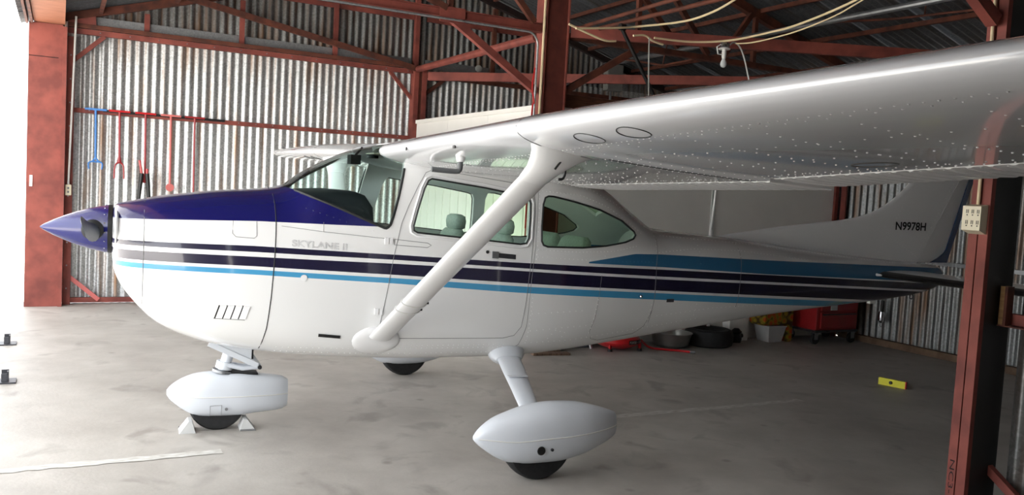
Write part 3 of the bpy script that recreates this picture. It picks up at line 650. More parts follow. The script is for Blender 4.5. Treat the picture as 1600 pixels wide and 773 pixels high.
# --- panel seams, door
def seam(P, r=.0014, mat='seam', closed=False, name='panel_seam', off=.0004):
    n = len(P); Q = []
    for i in range(n if closed else n-1):
        a, b_ = P[i], P[(i+1) % n]; k = max(1, int(math.dist(a, b_)/.04)); Q += [(a[0]+(b_[0]-a[0])*j/k, a[1]+(b_[1]-a[1])*j/k) for j in range(k)]
    if not closed: Q.append(P[-1])
    return MB().tube([(x, -sidey(x, z, off), z) for x, z in Q], r, 5, closed=closed).build(name, mat, FU, smooth=60)
seam(DOOR, .0017, closed=True, name='door_seam')
FW = [(1.318, 1.615), (1.318, 1.40), (1.312, 1.2), (1.30, .95), (1.285, .75), (1.262, .60), (1.25, .56)]
seam(FW, .003, 'gasket', name='cowl_seam')
seam([(.575, z) for z in np.linspace(1.49, .83, 14)], .002)
seam([(3.05, 1.70), (3.045, 1.3), (3.025, 1.0), (3.015, .75), (2.98, .62), (2.90, .56)])
seam([(4.13, 1.42), (4.10, 1.2), (4.10, .95), (4.08, .75)])
seam([(3.60, 1.11), (3.59, .98), (3.57, .80), (3.545, .70), (3.58, .64), (3.66, .62), (3.98, .66), (4.05, .72), (4.09, .85), (4.105, 1.0)])
seam([(4.98, 1.36), (4.96, 1.1), (4.95, .85)])
seam([(1.35, 1.385), (1.6, 1.36), (1.6, 1.42)]); seam([(1.6, 1.36), (2.0, 1.33)])
seam([(1.07, 1.405), (1.065, 1.33), (1.085, 1.31), (1.19, 1.305), (1.205, 1.32), (1.205, 1.405)], .0018, name='oil_door_seam')
def sidebox(x0, x1, z0, z1, d0, d1, mat, name, parent=FU, sl=0):
    v = []
    for d in (d0, d1):
        for x, z in ((x0, z0), (x1, z0+sl), (x1, z1+sl), (x0, z1)): v.append((x, -sidey(x, z, d), z))
    return MB().add(v, [(0, 1, 2, 3), (7, 6, 5, 4), (0, 4, 5, 1), (1, 5, 6, 2), (2, 6, 7, 3), (3, 7, 4, 0)]).build(name, mat, parent, smooth=0)
sidebox(2.725, 2.90, 1.228, 1.260, -.004, .002, 'dark_steel', 'handle_recess', sl=-.012)
sidebox(2.725, 2.77, 1.222, 1.268, -.004, .010, 'steel', 'door_handle', sl=-.003)
MB().lathe([(.011, 0), (.011, -.006)], (2.690, -sidey(2.69, 1.262), 1.262), 'y', 12).build('door_lock', 'gasket', FU)
for xz in ((2.015, 1.315), (1.97, .86)):
    sidebox(xz[0]-.03, xz[0]-.008, xz[1]-.02, xz[1]+.022, 0, .012, 'white_paint', 'door_hinge')
    sidebox(xz[0]+.002, xz[0]+.02, xz[1]-.018, xz[1]+.02, 0, .012, 'white_paint', 'door_hinge')
seam([(2.05, 1.328), (2.27, 1.310), (2.295, 1.296), (2.27, 1.28), (2.05, 1.292)], .0018, closed=True)
sidebox(1.60, 1.735, .695, .715, -.002, .006, 'black', 'vent_slot', sl=-.012)
sidebox(3.0+1.22, 3.0+1.29, .905, .93, 0, .003, 'dark_steel', 'placard')
MB().lathe([(.012, 0), (.012, -.02), (.006, -.028)], (3.96, -sidey(3.96, .955), .955), 'y', 10).build('static_port', 'chrome', FU)
MB().lathe([(.021, 0), (.021, -.003)], (1.49, -sidey(1.49, 1.07, .001), 1.07), 'y', 20).build('static_port', 'white_paint', FU)
# cowl louvres
for k in range(4):
    x = .985+k*.045
    v = [(x, .81), (x+.032, .81-.001*k), (x+.055, .89), (x+.023, .89)]
    MB().add([(a, -sidey(a, z, .002), z) for a, z in v]+[(a+.006, -sidey(a, z, .008), z) for a, z in v], [(0, 1, 2, 3), (4, 5, 6, 7), (0, 1, 5, 4), (1, 2, 6, 5), (2, 3, 7, 6), (3, 0, 4, 7)]).build('louvre', 'white_paint', FU, smooth=0)
    MB().tube([(a, -sidey(a, z, .003), z) for a, z in ((x-.004, .808), (x+.019, .892))], .004, 5).build('louvre_slot', 'black', FU)
MB().tube([(x, -sidey(x, z, .002), z) for x, z in ((.975, .808), (1.155, .80))], .0015, 4).build('louvre_frame', 'seam', FU)
# cowl inlets
for sd_ in (-1, 1):
    MB().lathe([(.105, .435), (.116, .425), (.112, .418), (.097, .423), (.088, .45)], (0, sd_*.235, 1.315), 'x', 24, cap=False).build('inlet_lip', 'white_paint', FU)
    MB().lathe([(.093, .431), (.01, .430)], (0, sd_*.235, 1.315), 'x', 24).build('inlet_duct', 'black', FU)
# lettering
place_text('lettering', 'SKYLANE II', .335, .040, lambda u, v, d: (1.413+u, -sidey(1.413+u, 1.265+v-.045*u, .0008+abs(d)*.05), 1.265+v-.045*u), 'letter_grey', FU, outline=.012)
# --- rivets joined as one part each
def rivet_mb(pts, r):
    mb = MB(); n = 5
    for p, nrm in pts:
        p = Vector(p); nrm = Vector(nrm).normalized(); t = nrm.orthogonal().normalized(); b_ = nrm.cross(t)
        v = [p+(t*math.cos(2*PI*k/n)+b_*math.sin(2*PI*k/n))*r for k in range(n)]+[p+(t*math.cos(2*PI*k/n)+b_*math.sin(2*PI*k/n))*r*.55+nrm*r*.5 for k in range(n)]
        mb.add(v, [(k, (k+1) % n, n+(k+1) % n, n+k) for k in range(n)]+[tuple(range(n, 2*n))])
    return mb
def side_rows(rows):
    out = []
    for P, d in rows:
        for a, b_ in zip(P, P[1:]):
            k = max(1, int(math.dist(a, b_)/d))
            for j in range(k):
                x, z = a[0]+(b_[0]-a[0])*j/k, a[1]+(b_[1]-a[1])*j/k; y = sidey(x, z)
                dz = (sidey(x, z+.01)-sidey(x, z-.01))/.02; out.append(((x, -y, z), (0, -1, -dz)))
    return out
RR = [([(3.06, 1.70), (3.06, 1.28), (3.03, .62)], .03), ([(3.085, 1.69), (3.4, 1.675), (3.65, 1.60), (3.93, 1.44), (3.98, 1.40)], .028), ([(3.07, 1.285), (3.4, 1.275), (3.7, 1.285), (3.93, 1.33)], .028),
      ([(3.07, 1.235), (3.6, 1.215), (4.1, 1.21)], .035), ([(4.11, 1.4), (4.09, 1.0), (4.06, .70)], .035), ([(3.62, 1.25), (3.58, .9), (3.53, .62)], .035), ([(3.03, .63), (3.4, .64), (4.0, .70), (4.6, .77)], .045),
      ([(3.05, .84), (3.5, .86)], .05), ([(3.05, .72), (3.55, .75)], .05), ([(1.36, .58), (2.0, .57), (2.9, .565)], .035), ([(1.36, .615), (1.95, .61)], .035), ([(2.1, .63), (2.9, .625)], .035), ([(2.1, .61), (2.9, .605)], .035),
      ([(4.13, 1.28), (4.5, 1.31), (5.0, 1.30), (6.0, 1.215)], .035), ([(4.98, 1.35), (4.95, .80)], .045), ([(4.55, 1.38), (4.52, .75)], .045), ([(4.15, .80), (4.7, .85), (5.5, .87)], .045), ([(5.6, 1.30), (5.6, .82)], .045), ([(6.3, 1.25), (6.3, .87)], .045),
      ([(4.2, 1.40), (5.0, 1.36), (6.9, 1.215)], .035), ([(3.2, .66), (3.25, .72), (3.33, .70), (3.30, .64)], .03), ([(3.12, 1.76), (3.5, 1.72), (3.75, 1.62), (4.05, 1.45)], .032), ([(1.5, 1.50), (1.7, 1.44), (1.95, 1.36)], .04)]
def on_stripe(p):
    x, z = p[0][0], p[0][2]; hi = np.interp(x, [.4, 2.06, 2.9, 3.48, 3.49, 3.89, 6.0, 7.6], [1.27, 1.235, 1.20, 1.18, 1.215, 1.275, 1.22, 1.18]); lo = np.interp(x, [.4, 2.07, 2.89, 4.17, 6.05, 7.6], [1.1, 1.04, .985, .918, .82, .75])
    return lo < z < hi or (x < 2 and z > 1.4)
AR = side_rows(RR)
for grp, mt in (([q for q in AR if on_stripe(q)], 'fuselage_paint'), ([q for q in AR if not on_stripe(q)], 'rivet')):
    o = rivet_mb(grp, .0045).build('rivets', mt, FU, smooth=0, fix=False); o['kind'] = 'stuff'
# --- spinner and propeller
SZ = 1.303
sp = MB().lathe([(.002, -.004), (.018, .016), (.05, .075), (.078, .135), (.104, .20), (.125, .265), (.140, .325), (.149, .372)], (0, 0, SZ), 'x', 40).build('spinner', 'blue_paint', AC, smooth=40)
MB().lathe([(.150, .372), (.150, .395), (.10, .396)], (0, 0, SZ), 'x', 40).build('backplate', 'black', sp)
for k in range(16):
    a = 2*PI*k/16+.1; rr = .150
    mbq = rivet_mb([((.355, rr*math.cos(a)*.985, SZ+rr*math.sin(a)*.985), (0, math.cos(a), math.sin(a)))], .0055); mbq.build('screw', 'chrome', sp, smooth=0)
PR = link('propeller', MB().lathe([(.06, -.13), (.06, .13)], (.29, 0, SZ), 'y', 20).mesh('propeller', 'black'), AC)
for sd_ in (-1, 1):
    rings = []
    for r, ch, th, pit_ in ((.11, .085, .075, 62), (.17, .095, .06, 52), (.24, .12, .04, 44), (.36, .145, .028, 36), (.55, .155, .018, 28), (.75, .145, .012, 23), (.92, .125, .009, 20), (.99, .10, .006, 19), (1.03, .06, .004, 18)):
        a = math.radians(pit_); cxd = Vector((-math.sin(a), 0, math.cos(a)*(-sd_))); nn = Vector((math.cos(a), 0, math.sin(a)*(-sd_)))
        cen = Vector((.29, sd_*r, SZ+(-sd_)*.055*r)); n = 14; ringp = []
        for k in range(n):
            t = 2*PI*k/n; ringp.append(cen+cxd*(ch/2*math.cos(t))+nn*(th/2*math.sin(t)))
        rings.append(ringp)
    MB().loft(rings).build('blade', 'prop_black', PR, smooth=50)
    MB().lathe([(.062, sd_*.09), (.062, sd_*.150), (.05, sd_*.155)], (.29, 0, SZ), 'y', 20).build('blade_collar', 'black', PR)

# --- wings
def naca(t):  # NACA 2412 style, blunt nose
    yt = .6*(.2969*math.sqrt(t)-.126*t-.3516*t*t+.2843*t**3-.1015*t**4)
    yc = .02/.16*(.8*t-t*t) if t < .4 else .02/.36*(.2+.8*t-t*t)
    return yc+yt, yc-yt
SPAN = 5.28
LEX = pchip([0, .5, 1.0, 1.6, 2.54, 4.3, 5.6], [1.925, 1.972, 2.00, 2.025, 2.046, 2.06, 2.085]); LEZ = pchip([0, .5, 1.0, 1.6, 2.54, 4.3, 5.6], [1.875, 1.897, 1.915, 1.935, 1.960, 1.985, 2.0])
def wsec(ya, ail=False):
    """LE point and TE point of the wing at span ya (positive outboard)"""
    le = Vector((LEX(ya), 0, LEZ(ya)))
    if ya < 2.63 and not ail: te = Vector((3.69, 0, 1.722+.020*ya))
    else: te = Vector((3.69-.16*max(0, ya-2.6), 0, 1.79+.042*(ya-2.63)))
    return le, te
def wpt(ya, t, upper, ail=False, off=0):
    le, te = wsec(ya, ail); d = te-le; c_ = d.length; ex = d/c_; ez = Vector((-ex.z, 0, ex.x))
    u_, l_ = naca(t); return le+ex*(t*c_)+ez*((u_ if upper else l_)*c_+(off if upper else -off))
TS = [0, .003, .01, .025, .05, .085, .13, .19, .27, .37, .48, .6, .70, .75]
def wing(sd_):
    W_ = empty('wing', (0, 0, 0)); W_.parent = AC; ORG[W_.name] = Vector((0, 0, 0))
    def S(p, ya): return (p.x, sd_*ya, p.z)
    rings = []
    for ya in [.40]+frange(.45, 2.62, .12)+frange(2.64, SPAN, .12):
        rings.append([S(wpt(ya, t, True, ya > 2.63), ya) for t in TS[::-1]]+[S(wpt(ya, t, False, ya > 2.63), ya) for t in TS[1:]])
    # rounded inboard end
    cap_ = []
    for q, s_ in ((.40-.045, .45), (.40-.035, .72), (.40-.018, .90)):
        cen = Vector(rings[0][len(TS)-1]); b0 = rings[0]; cz = LEZ(.4)
        cap_.append([(p[0]*1.0+(1-s_)*.0+(.06*(1-s_) if p[0] < 2.3 else 0), sd_*q, cz-.0+(p[2]-cz)*s_) for p in b0])
    MB().loft(cap_+rings).build('skin', 'white_gloss', W_, smooth=35)
    # tip fairing
    tr = []
    for ya, sc in ((SPAN, 1), (SPAN+.08, 1.02), (SPAN+.14, .98), (SPAN+.18, .86), (SPAN+.205, .62), (SPAN+.213, .3)):
        TT = TS+[.87, .96, 1.0]; le, te = wsec(ya, True); mid = le+(te-le)*.5
        rg = [wpt(ya, t, True, True) for t in TT[::-1]]+[wpt(ya, t, False, True) for t in TT[1:-1]]
        tr.append([S(Vector((mid.x+(p.x-mid.x)*(1-(1-sc)*.35), 0, (le+(te-le)*((p.x-le.x)/(te.x-le.x))).z+(p.z-(le+(te-le)*((p.x-le.x)/(te.x-le.x))).z)*sc)), ya) for p in rg])
    MB().loft(tr).build('wing_tip', 'white_paint', W_, smooth=35)
    # flap and aileron with pressed beads
    for nm, y0, y1, ail in (('flap', .52, 2.615, False), ('aileron', 2.645, SPAN-.02, True)):
        n = int((y1-y0)/.088); ys = []
        for k in range(n):
            a = y0+(y1-y0)*k/n; d = (y1-y0)/n; ys += [(a, 0), (a+d*.60, 0), (a+d*.72, 1), (a+d*.88, 1)]
        ys.append((y1, 0)); rr = []
        for ya, bead in ys:
            T2 = [.765, .80, .86, .93, 1.0]; b_ = .011*bead
            rr.append([S(wpt(ya, t, True, ail, b_*(1-t)*4), ya) for t in T2[::-1]]+[S(wpt(ya, t, False, ail, b_*(1 if .78 < t < .97 else .3)), ya) for t in T2]+[])
        MB().loft(rr).build(nm, 'white_paint', W_, smooth=20)
    # rivets on the lower skin
    pts = []
    def low(ya, t): return S(wpt(ya, t, False, ya > 2.63), ya)
    for t, d in ((-1, .042), (-1.02, .084), (.30, .10), (.70, .05), (.735, .06), (.49, .11)):
        for ya in np.arange(.6, SPAN, d): pts.append((low(ya, t if t > 0 else -1-t+.19-.0235*ya), (0, 0, -1)))
    for ya in np.arange(.75, SPAN, .38):
        for t in np.arange(.17, .74, .035): pts.append((low(ya, t), (0, 0, -1)))
    for ya in (2.50, 2.56):
        for t in np.arange(.26, .74, .02): pts.append((low(ya, t), (0, 0, -1)))
    for k in range(60): pts.append((low(random.uniform(.8, 2.4), random.uniform(.55, .72)), (0, 0, -1)))
    for nm_, ail, y0, y1 in (('flap', False, .55, 2.6), ('aileron', True, 2.67, SPAN-.03)):
        for ya in np.arange(y0, y1, .055): pts.append((S(wpt(ya, .785, False, ail), ya), (0, 0, -1)))
    o = rivet_mb(pts, .0042).build('rivets', 'rivet', W_, smooth=0, fix=False); o['kind'] = 'stuff'
    # seams, inspection covers
    def chordseam(ya, t0, t1, mat='seam', r=.0022):
        return MB().tube([S(wpt(ya, t, False, ya > 2.63, .0005), ya) for t in np.linspace(t0, t1, 16)], r, 5).build('skin_seam', mat, W_)
    sm = [S(wpt(2.44, t, True, False, .0005), 2.44) for t in (.12, .06, .03, .01)]+[S(wpt(2.44, t, False, False, .0005), 2.44) for t in (0, .01, .03, .06, .1, .15, .2, .26)]
    MB().tube(sm, .0025, 5).build('skin_seam', 'seam', W_)
    chordseam(2.53, .26, .74, 'gasket', .003)
    for cy, ct in ((2.90, .075), (3.24, .072)):
        ring_ = []
        for k in range(28):
            a = 2*PI*k/28; ring_.append(S(wpt(cy+.085*math.cos(a), ct+.035*math.sin(a), False, True, .0006), cy+.085*math.cos(a)))
        MB().tube(ring_, .0022, 5, closed=True).build('inspection_cover', 'gasket', W_)
    ring_ = [S(wpt(3.55+.11*math.cos(a), .63+.035*math.sin(a), False, True, .0006), 3.55+.11*math.cos(a)) for a in np.linspace(0, 2*PI, 25)[:-1]]
    MB().tube(ring_, .002, 5, closed=True).build('inspection_cover', 'gasket', W_)
    return W_
WL = wing(-1); WR = wing(1)
# pitot mast, fuel vent and small marks of the left wing
p0 = wpt(1.42, .09, False); p0 = Vector((p0.x, -1.42, p0.z))
MB().tube([p0+Vector((0, 0, .02)), p0+Vector((0, 0, -.03))], [.032, .022], 12).build('pitot_fairing', 'white_paint', WL)
MB().tube(smoothpath([p0+Vector((0, 0, -.03)), p0+Vector((0, 0, -.06)), p0+Vector((-.005, 0, -.076)), p0+Vector((-.03, 0, -.084)), p0+Vector((-.16, .01, -.080))]), .015, 10).build('pitot_tube', 'pvc_grey', WL)
q0 = wpt(2.05, .28, False); MB().tube(smoothpath([(q0.x, -2.05, q0.z+.01), (q0.x, -2.05, q0.z-.05), (q0.x-.01, -2.05, q0.z-.075), (q0.x-.035, -2.05, q0.z-.08)]), .007, 8).build('fuel_vent', 'black', WL)
q1 = wpt(.92, .004, False); MB().lathe([(.011, 0), (.011, -.004)], (q1.x-.003, -.92, q1.z), 'x', 12).build('vent_hole', 'black', WL)
q1 = wpt(1.62, .02, False); MB().box((q1.x-.004, -1.63, q1.z-.012), (q1.x+.004, -1.60, q1.z+.012)).build('stall_vane', 'black', WL)
# --- wing struts
def strut(sd_):
    a = Vector((1.99, sd_*.575, .70)); b_ = Vector((2.27, sd_*2.40, 1.845)); d = (b_-a).normalized()
    ch = Vector((1, 0, 0)); ch = (ch-d*ch.dot(d)).normalized(); nn = d.cross(ch)
    def sec(p, c_, t): return [p+ch*(c_*(.5*math.cos(2*PI*k/20)-.03*math.cos(4*PI*k/20)))+nn*(t/2*math.sin(2*PI*k/20)) for k in range(20)]
    L_ = (b_-a).length
    o = MB().loft([sec(a+d*(L_*s), .155 if s < .93 else .155, .062) for s in (0, .2, .4, .6, .8, .93)]).build('wing_strut', 'white_paint', AC, smooth=50)
    # flared cuff at the wing
    top = a+d*L_; rg = [sec(a+d*(L_*.91), .160, .066), sec(a+d*(L_*.945), .172, .085)]
    for s, c_, t, lift in ((.965, .20, .12, .15), (.985, .25, .17, .5), (1.0, .33, .22, 1.)):
        r = sec(a+d*(L_*s), c_, t)
        zz = lambda p: wpt(abs(p.y), min(max((p.x-2.056)/1.634, .02), .7), False).z-.003
        rg.append([Vector((p.x+.03*lift, p.y, p.z+(zz(p)-p.z)*lift)) for p in r])
    MB().loft(rg).build('upper_cuff', 'white_paint', o, smooth=60)
    # round cuff at the fuselage
    cu = []
    for s, cc, tt in ((0, .25, .20), (.15, .245, .19), (.5, .22, .165), (1, .17, .11)):
        rr = []
        for k in range(24):
            t = 2*PI*k/24; x = 1.965+cc/2*1.25*math.cos(t)+.03*s; z = .665+.02*s+tt/2*math.sin(t); y = sidey(x, z, -.004)
            rr.append((x, sd_*(y+.022*s**.6+(.0 if s else 0)), z))
        cu.append(rr)
    MB().loft(cu).build('lower_cuff', 'white_paint', o, smooth=60)
    for s in (.205, .25): MB().tube(sec(a+d*(L_*s), .162, .066), .004, 5, closed=True).build('band', 'off_white', o)
    for s in (.205, .25):
        p = a+d*(L_*s)+ch*.085; MB().box(tuple(p-Vector((.006, .006, .006))), tuple(p+Vector((.006, .006, .006)))).build('clip', 'black', o)
    if sd_ < 0:
        p = a+d*(L_*.965)-nn*.0; y = -abs(p.y)
        MB().lathe([(.018, 0), (.018, -.012)], (2.29, -2.395, 1.835), 'y', 14).build('tie_down_hole', 'black', o)
        MB().tube([(2.295, -2.42, 1.838), (2.255, -2.42, 1.785)], .005, 6).build('tie_down_pin', 'gasket', o)
    return o
strut(-1); strut(1)
# --- main landing gear
def pant(cx, cy, prof_, hw, tail, mat, name, parent, slot=None):
    """prof_: x, top, bottom, half width"""
    X = [p[0] for p in prof_]; ft, fb, fw = pchip(X, [p[1] for p in prof_]), pchip(X, [p[2] for p in prof_]), pchip(X, [p[3] for p in prof_]); rg = []
    for x in sorted(set([X[0], X[0]+.006, X[0]+.015, X[0]+.03]+frange(X[0]+.05, X[-1], .035))):
        zt, zb, wd = ft(x), fb(x), fw(x); zc, h = (zt+zb)/2, (zt-zb)/2
        rg.append([(x, cy+wd*math.copysign(abs(math.cos(a))**.72, math.cos(a)), zc+h*math.copysign(abs(math.sin(a))**.78, math.sin(a))) for a in np.linspace(0, 2*PI, 29)[:-1]])
    o = MB().loft(rg).build(name, mat, parent, smooth=40)
    for s in (-1, 1):
        MB().tube([(x, cy+s*(fw(x)+.0005), (ft(x)+fb(x))/2) for x in frange(X[0]+.02, X[-1], .05)], .0035, 5).build('seam_bead', 'off_white', o)
    return o
def tyre(cx, cy, R, wd, parent):
    pr = [(R*.52, -wd*.40), (R*.78, -wd*.5), (R*.92, -wd*.46), (R*.985, -wd*.30), (R, -wd*.1), (R, wd*.1), (R*.985, wd*.30), (R*.92, wd*.46), (R*.78, wd*.5), (R*.52, wd*.40)]
    o = MB().lathe(pr, (cx, cy, R-.004), 'y', 40).build('tyre', 'black_rubber', parent)
    MB().lathe([(R*.5, -wd*.36), (R*.2, -wd*.42)], (cx, cy, R-.004), 'y', 24).lathe([(R*.2, wd*.42), (R*.5, wd*.36)], (cx, cy, R-.004), 'y', 24).build('wheel_hub', 'steel', o)
    return o
MP = [(2.335, .270, .245, .014), (2.355, .293, .222, .035), (2.40, .330, .186, .062), (2.46, .365, .145, .088), (2.55, .395, .108, .118), (2.68, .428, .096, .142), (2.83, .443, .098, .150), (2.98, .435, .122, .142), (3.12, .408, .168, .110), (3.20, .385, .198, .075), (3.245, .368, .222, .048)]
def main_gear(sd_):
    G = AC
    cy = sd_*1.405
    pn = pant(0, cy, MP, 0, 0, 'gear_white', 'wheel_fairing', G)
    tyre(2.735, cy, .215, .15, G)
    a = Vector((2.925, sd_*.44, .555)); b_ = Vector((2.735, sd_*1.36, .33)); d = b_-a; rg = []
    for s, c_ in ((0, .18), (.30, .168), (.5, .15), (1, .12)):
        p = a+d*s; ch = Vector((1, 0, 0)); nn = d.cross(ch).normalized(); rg.append([p+ch*(c_/2*math.cos(2*PI*k/18))+nn*(.026*math.sin(2*PI*k/18)) for k in range(18)])
    lg = MB().loft(rg).build('leg_fairing', 'gear_white', G, smooth=50)
    p = a+d*.45
    st_ = Vector((p.x, p.y+sd_*.01, p.z+.030))
    MB().box((p.x-.075, st_.y-.02, st_.z-.006), (p.x+.06, st_.y+.02, st_.z-.001)).build('step_plate', 'gear_white', lg)
    MB().box((p.x-.02, p.y-.035 if sd_ < 0 else p.y+.005, p.z-.025), (p.x+.035, p.y-.005 if sd_ < 0 else p.y+.035, p.z-.005)).build('step_bracket', 'dark_steel', lg)
    rg = []; ex = Vector((1, 0, 0)); nn = d.cross(ex).normalized()
    for s, e, t_ in ((-.06, .138, .095), (.01, .136, .09), (.06, .125, .075), (.10, .108, .052), (.13, .096, .030)):
        p = a+d*s; rg.append([p+ex*(e*math.cos(2*PI*k/28))+nn*(t_*math.sin(2*PI*k/28)) for k in range(28)])
    MB().loft(rg).build('leg_collar', 'gear_white', G, smooth=50)
    if sd_ < 0:
        MB().lathe([(.026, 0), (.024, -.006)], (2.70, cy-.143, .20), 'y', 20).build('axle_hole', 'black', pn)
        MB().lathe([(.009, 0), (.009, -.010)], (2.765, cy-.149, .205), 'y', 10).build('axle_bolt', 'dark_steel', pn)
main_gear(-1); main_gear(1)
# --- nose gear
G = AC
NP = [(.738, .268, .238, .018), (.755, .290, .212, .040), (.79, .318, .178, .064), (.85, .350, .132, .092), (.93, .373, .096, .110), (1.02, .380, .090, .118), (1.17, .378, .088, .120), (1.30, .362, .100, .105), (1.42, .346, .108, .078), (1.48, .335, .118, .052), (1.502, .318, .132, .040)]
pn = pant(0, 0, NP, 0, 0, 'gear_white', 'wheel_fairing', G)
tyre(1.052, 0, .182, .125, G)
MB().tube([(1.075, 0, .36), (1.12, 0, .53)], .036, 14).build('oleo_strut', 'gear_white', G)
MB().tube([(1.085, 0, .40), (1.095, 0, .445)], .056, 14).build('strut_collar', 'gear_white', G)
MB().tube([(1.08, 0, .375), (1.083, 0, .392)], .07, 14).build('strut_collar', 'steel', G)
MB().tube([(1.10, -.04, .43), (1.20, -.04, .405), (1.31, -.03, .410)], .016, 8).tube([(1.10, .04, .43), (1.20, .04, .405), (1.31, .03, .410)], .016, 8).build('torque_link', 'gear_white', G)
MB().tube([(1.31, -.03, .410), (1.23, -.03, .52)], .017, 8).tube([(1.31, .03, .410), (1.23, .03, .52)], .017, 8).build('torque_link', 'gear_white', G)
MB().lathe([(.014, -.055), (.014, .055)], (1.31, 0, .41), 'y', 10).build('link_bolt', 'dark_steel', G)
MB().add([(.98, -.09, .60), (1.25, -.09, .55), (1.25, -.085, .47), (1.02, -.07, .575), (.98, .09, .60), (1.25, .09, .55), (1.25, .085, .47), (1.02, .07, .575)], [(0, 1, 2, 3), (4, 5, 6, 7), (0, 1, 5, 4), (1, 2, 6, 5), (2, 3, 7, 6), (3, 0, 4, 7)]).build('gear_fairing', 'gear_white', G, smooth=0)
MB().beam((.98, -.09, .585), (1.29, -.09, .432), .012, .035).build('steering_arm', 'gear_white', G)
MB().beam((.98, .09, .585), (1.29, .09, .432), .012, .035).build('steering_arm', 'gear_white', G)
MB().box((1.245, -.06, .47), (1.265, .06, .56)).build('fairing_gap', 'black', G)
MB().add([(1.10, -.05, .376), (1.30, -.05, .360), (1.30, .05, .360), (1.10, .05, .376), (1.10, -.05, .388), (1.30, -.05, .372), (1.30, .05, .372), (1.10, .05, .388)], [(0, 1, 2, 3), (4, 5, 6, 7), (0, 1, 5, 4), (1, 2, 6, 5), (2, 3, 7, 6), (3, 0, 4, 7)]).build('fairing_slot', 'black', pn, smooth=0)
MB().tube([(1.0, -.1195, .18), (1.0, -.111, .115), (1.07, -.112, .112), (1.07, -.1215, .182)], .002, 4, closed=True).build('access_door', 'seam', pn)
MB().lathe([(.010, 0), (.010, -.006)], (1.10, -.118, .155), 'y', 10).build('axle_bolt', 'steel', pn)
# --- tail: fin, rudder, stabiliser
def fin_section(z, xl, xt, th): # thin symmetric section between x leading and trailing
    P = []
    for t in (1, .8, .6, .4, .22, .1, .03, 0): P.append((xl+(xt-xl)*t, th*1.25*math.sqrt(t)*(1-.5*t)+.002, z))
    return P+[(x, -y, z_) for x, y, z_ in P[::-1]]
finLE = pchip([1.15, 1.30, 1.40, 1.45, 1.50, 1.55, 1.60, 1.70, 1.82, 1.95, 2.2, 2.75], [4.6, 4.75, 4.98, 5.30, 5.62, 6.02, 6.42, 6.74, 6.94, 7.09, 7.30, 7.74])
hinge = lambda z: 7.247+(z-1.218)*.583
rudTE = lambda z: 7.665+(z-1.2)*.335
MB().loft([fin_section(z, finLE(z), hinge(z), .048-.01*(z-1.2)) for z in frange(1.16, 1.7, .03)+frange(1.74, 2.75, .08)]).build('fin', 'white_paint', AC, smooth=50)
def rud(z, a, b_): return [(a, -.030, z), (a+(b_-a)*.5, -.020, z), (b_, -.004, z), (b_, .004, z), (a+(b_-a)*.5, .020, z), (a, .030, z)]
zs = frange(1.225, 2.74, .1)
R_ = MB().loft([rud(z, hinge(z)+.002, rudTE(z)-.075-.22*max(0, 1-(z-1.2)/.16)**2) for z in sorted(zs+[1.24, 1.27, 1.31, 1.36])]).build('rudder', 'white_paint', AC, smooth=50)
MB().loft([[(rudTE(z)-.078-.22*max(0, 1-(z-1.2)/.16)**2, -.0125, z), (rudTE(z), -.004, z), (rudTE(z), .004, z), (rudTE(z)-.078-.22*max(0, 1-(z-1.2)/.16)**2, .0125, z)] for z in sorted(zs+[1.24, 1.27, 1.31, 1.36])]).build('rudder_trailing_edge', 'blue_trim', R_, smooth=50)
for k in range(7):
    x = 7.31+k*.05; MB().box((x, -.034, 1.222-.02*k*.3), (x+.03, -.030, 1.228-.02*k*.3)).build('gap_strip', 'ext_white', R_, smooth=0)
fr_ = []
def fin_y(x, z): 
    t = min(max((x-finLE(z))/(hinge(z)-finLE(z)), 0), 1); return (.048-.01*(z-1.2))*1.25*math.sqrt(t)*(1-.5*t)+.002
place_text('lettering', 'N9978H', .385, .078, lambda u, v, d: (6.94+u, -(fin_y(6.94+u, 1.517+v)+.0008+abs(d)), 1.517+v+.008*u), 'black', AC, bold=.022)
for d in (.03, .55):
    for z in np.arange(1.24, 2.3, .035):
        x = hinge(z)-.05 if d < .1 else 6.72+(z-1.25)*.60
        if x > finLE(z)+.03: fr_.append(((x, -fin_y(x, z), z), (0, -1, 0)))
for x in np.arange(5.0, 7.2, .035):
    z = stat(x)[1]+.012; fr_.append(((x, -fin_y(x, z), z), (0, -1, .3)))
for x in np.arange(6.95, 7.25, .03): fr_.append(((x, -fin_y(x, 1.42-(x-6.95)*.5), 1.42-(x-6.95)*.5), (0, -1, 0)))
o = rivet_mb(fr_, .004).build('rivets', 'rivet', AC, smooth=0, fix=False); o['kind'] = 'stuff'
H = empty('stabilizer', (0, 0, 0)); H.parent = AC; ORG[H.name] = Vector((0, 0, 0))
def hsec(y, xl, xt, th, t0, t1, z=1.115):
    T = np.linspace(t1, t0, 8); P = []
    for t in T: P.append((xl+(xt-xl)*t, y, z+th*math.sqrt(max(t, 0))*(1.02-t)*1.9))
    return P+[(x, y_, 2*z-z_) for x, y_, z_ in P[::-1]]
for sd_ in (-1, 1):
    ys = [(sd_*a, 6.60+.10*a, 7.60-.05*a, .05) for a in (.0, .4, .8, 1.2, 1.6, 1.78)]
    MB().loft([hsec(y, xl, xt, th, .09, .62) for y, xl, xt, th in ys]).build('stabilizer_skin', 'white_paint', H, smooth=40)
    MB().loft([hsec(y, xl-.004, xt, th+.003, 0, .10) for y, xl, xt, th in ys if abs(y) > .1 or True]).build('leading_edge_boot', 'black', H, smooth=60)
    MB().loft([hsec(y, xl, xt, th, .63, 1.0) for y, xl, xt, th in ys if abs(y) > .3]).build('elevator', 'white_paint', H, smooth=40)
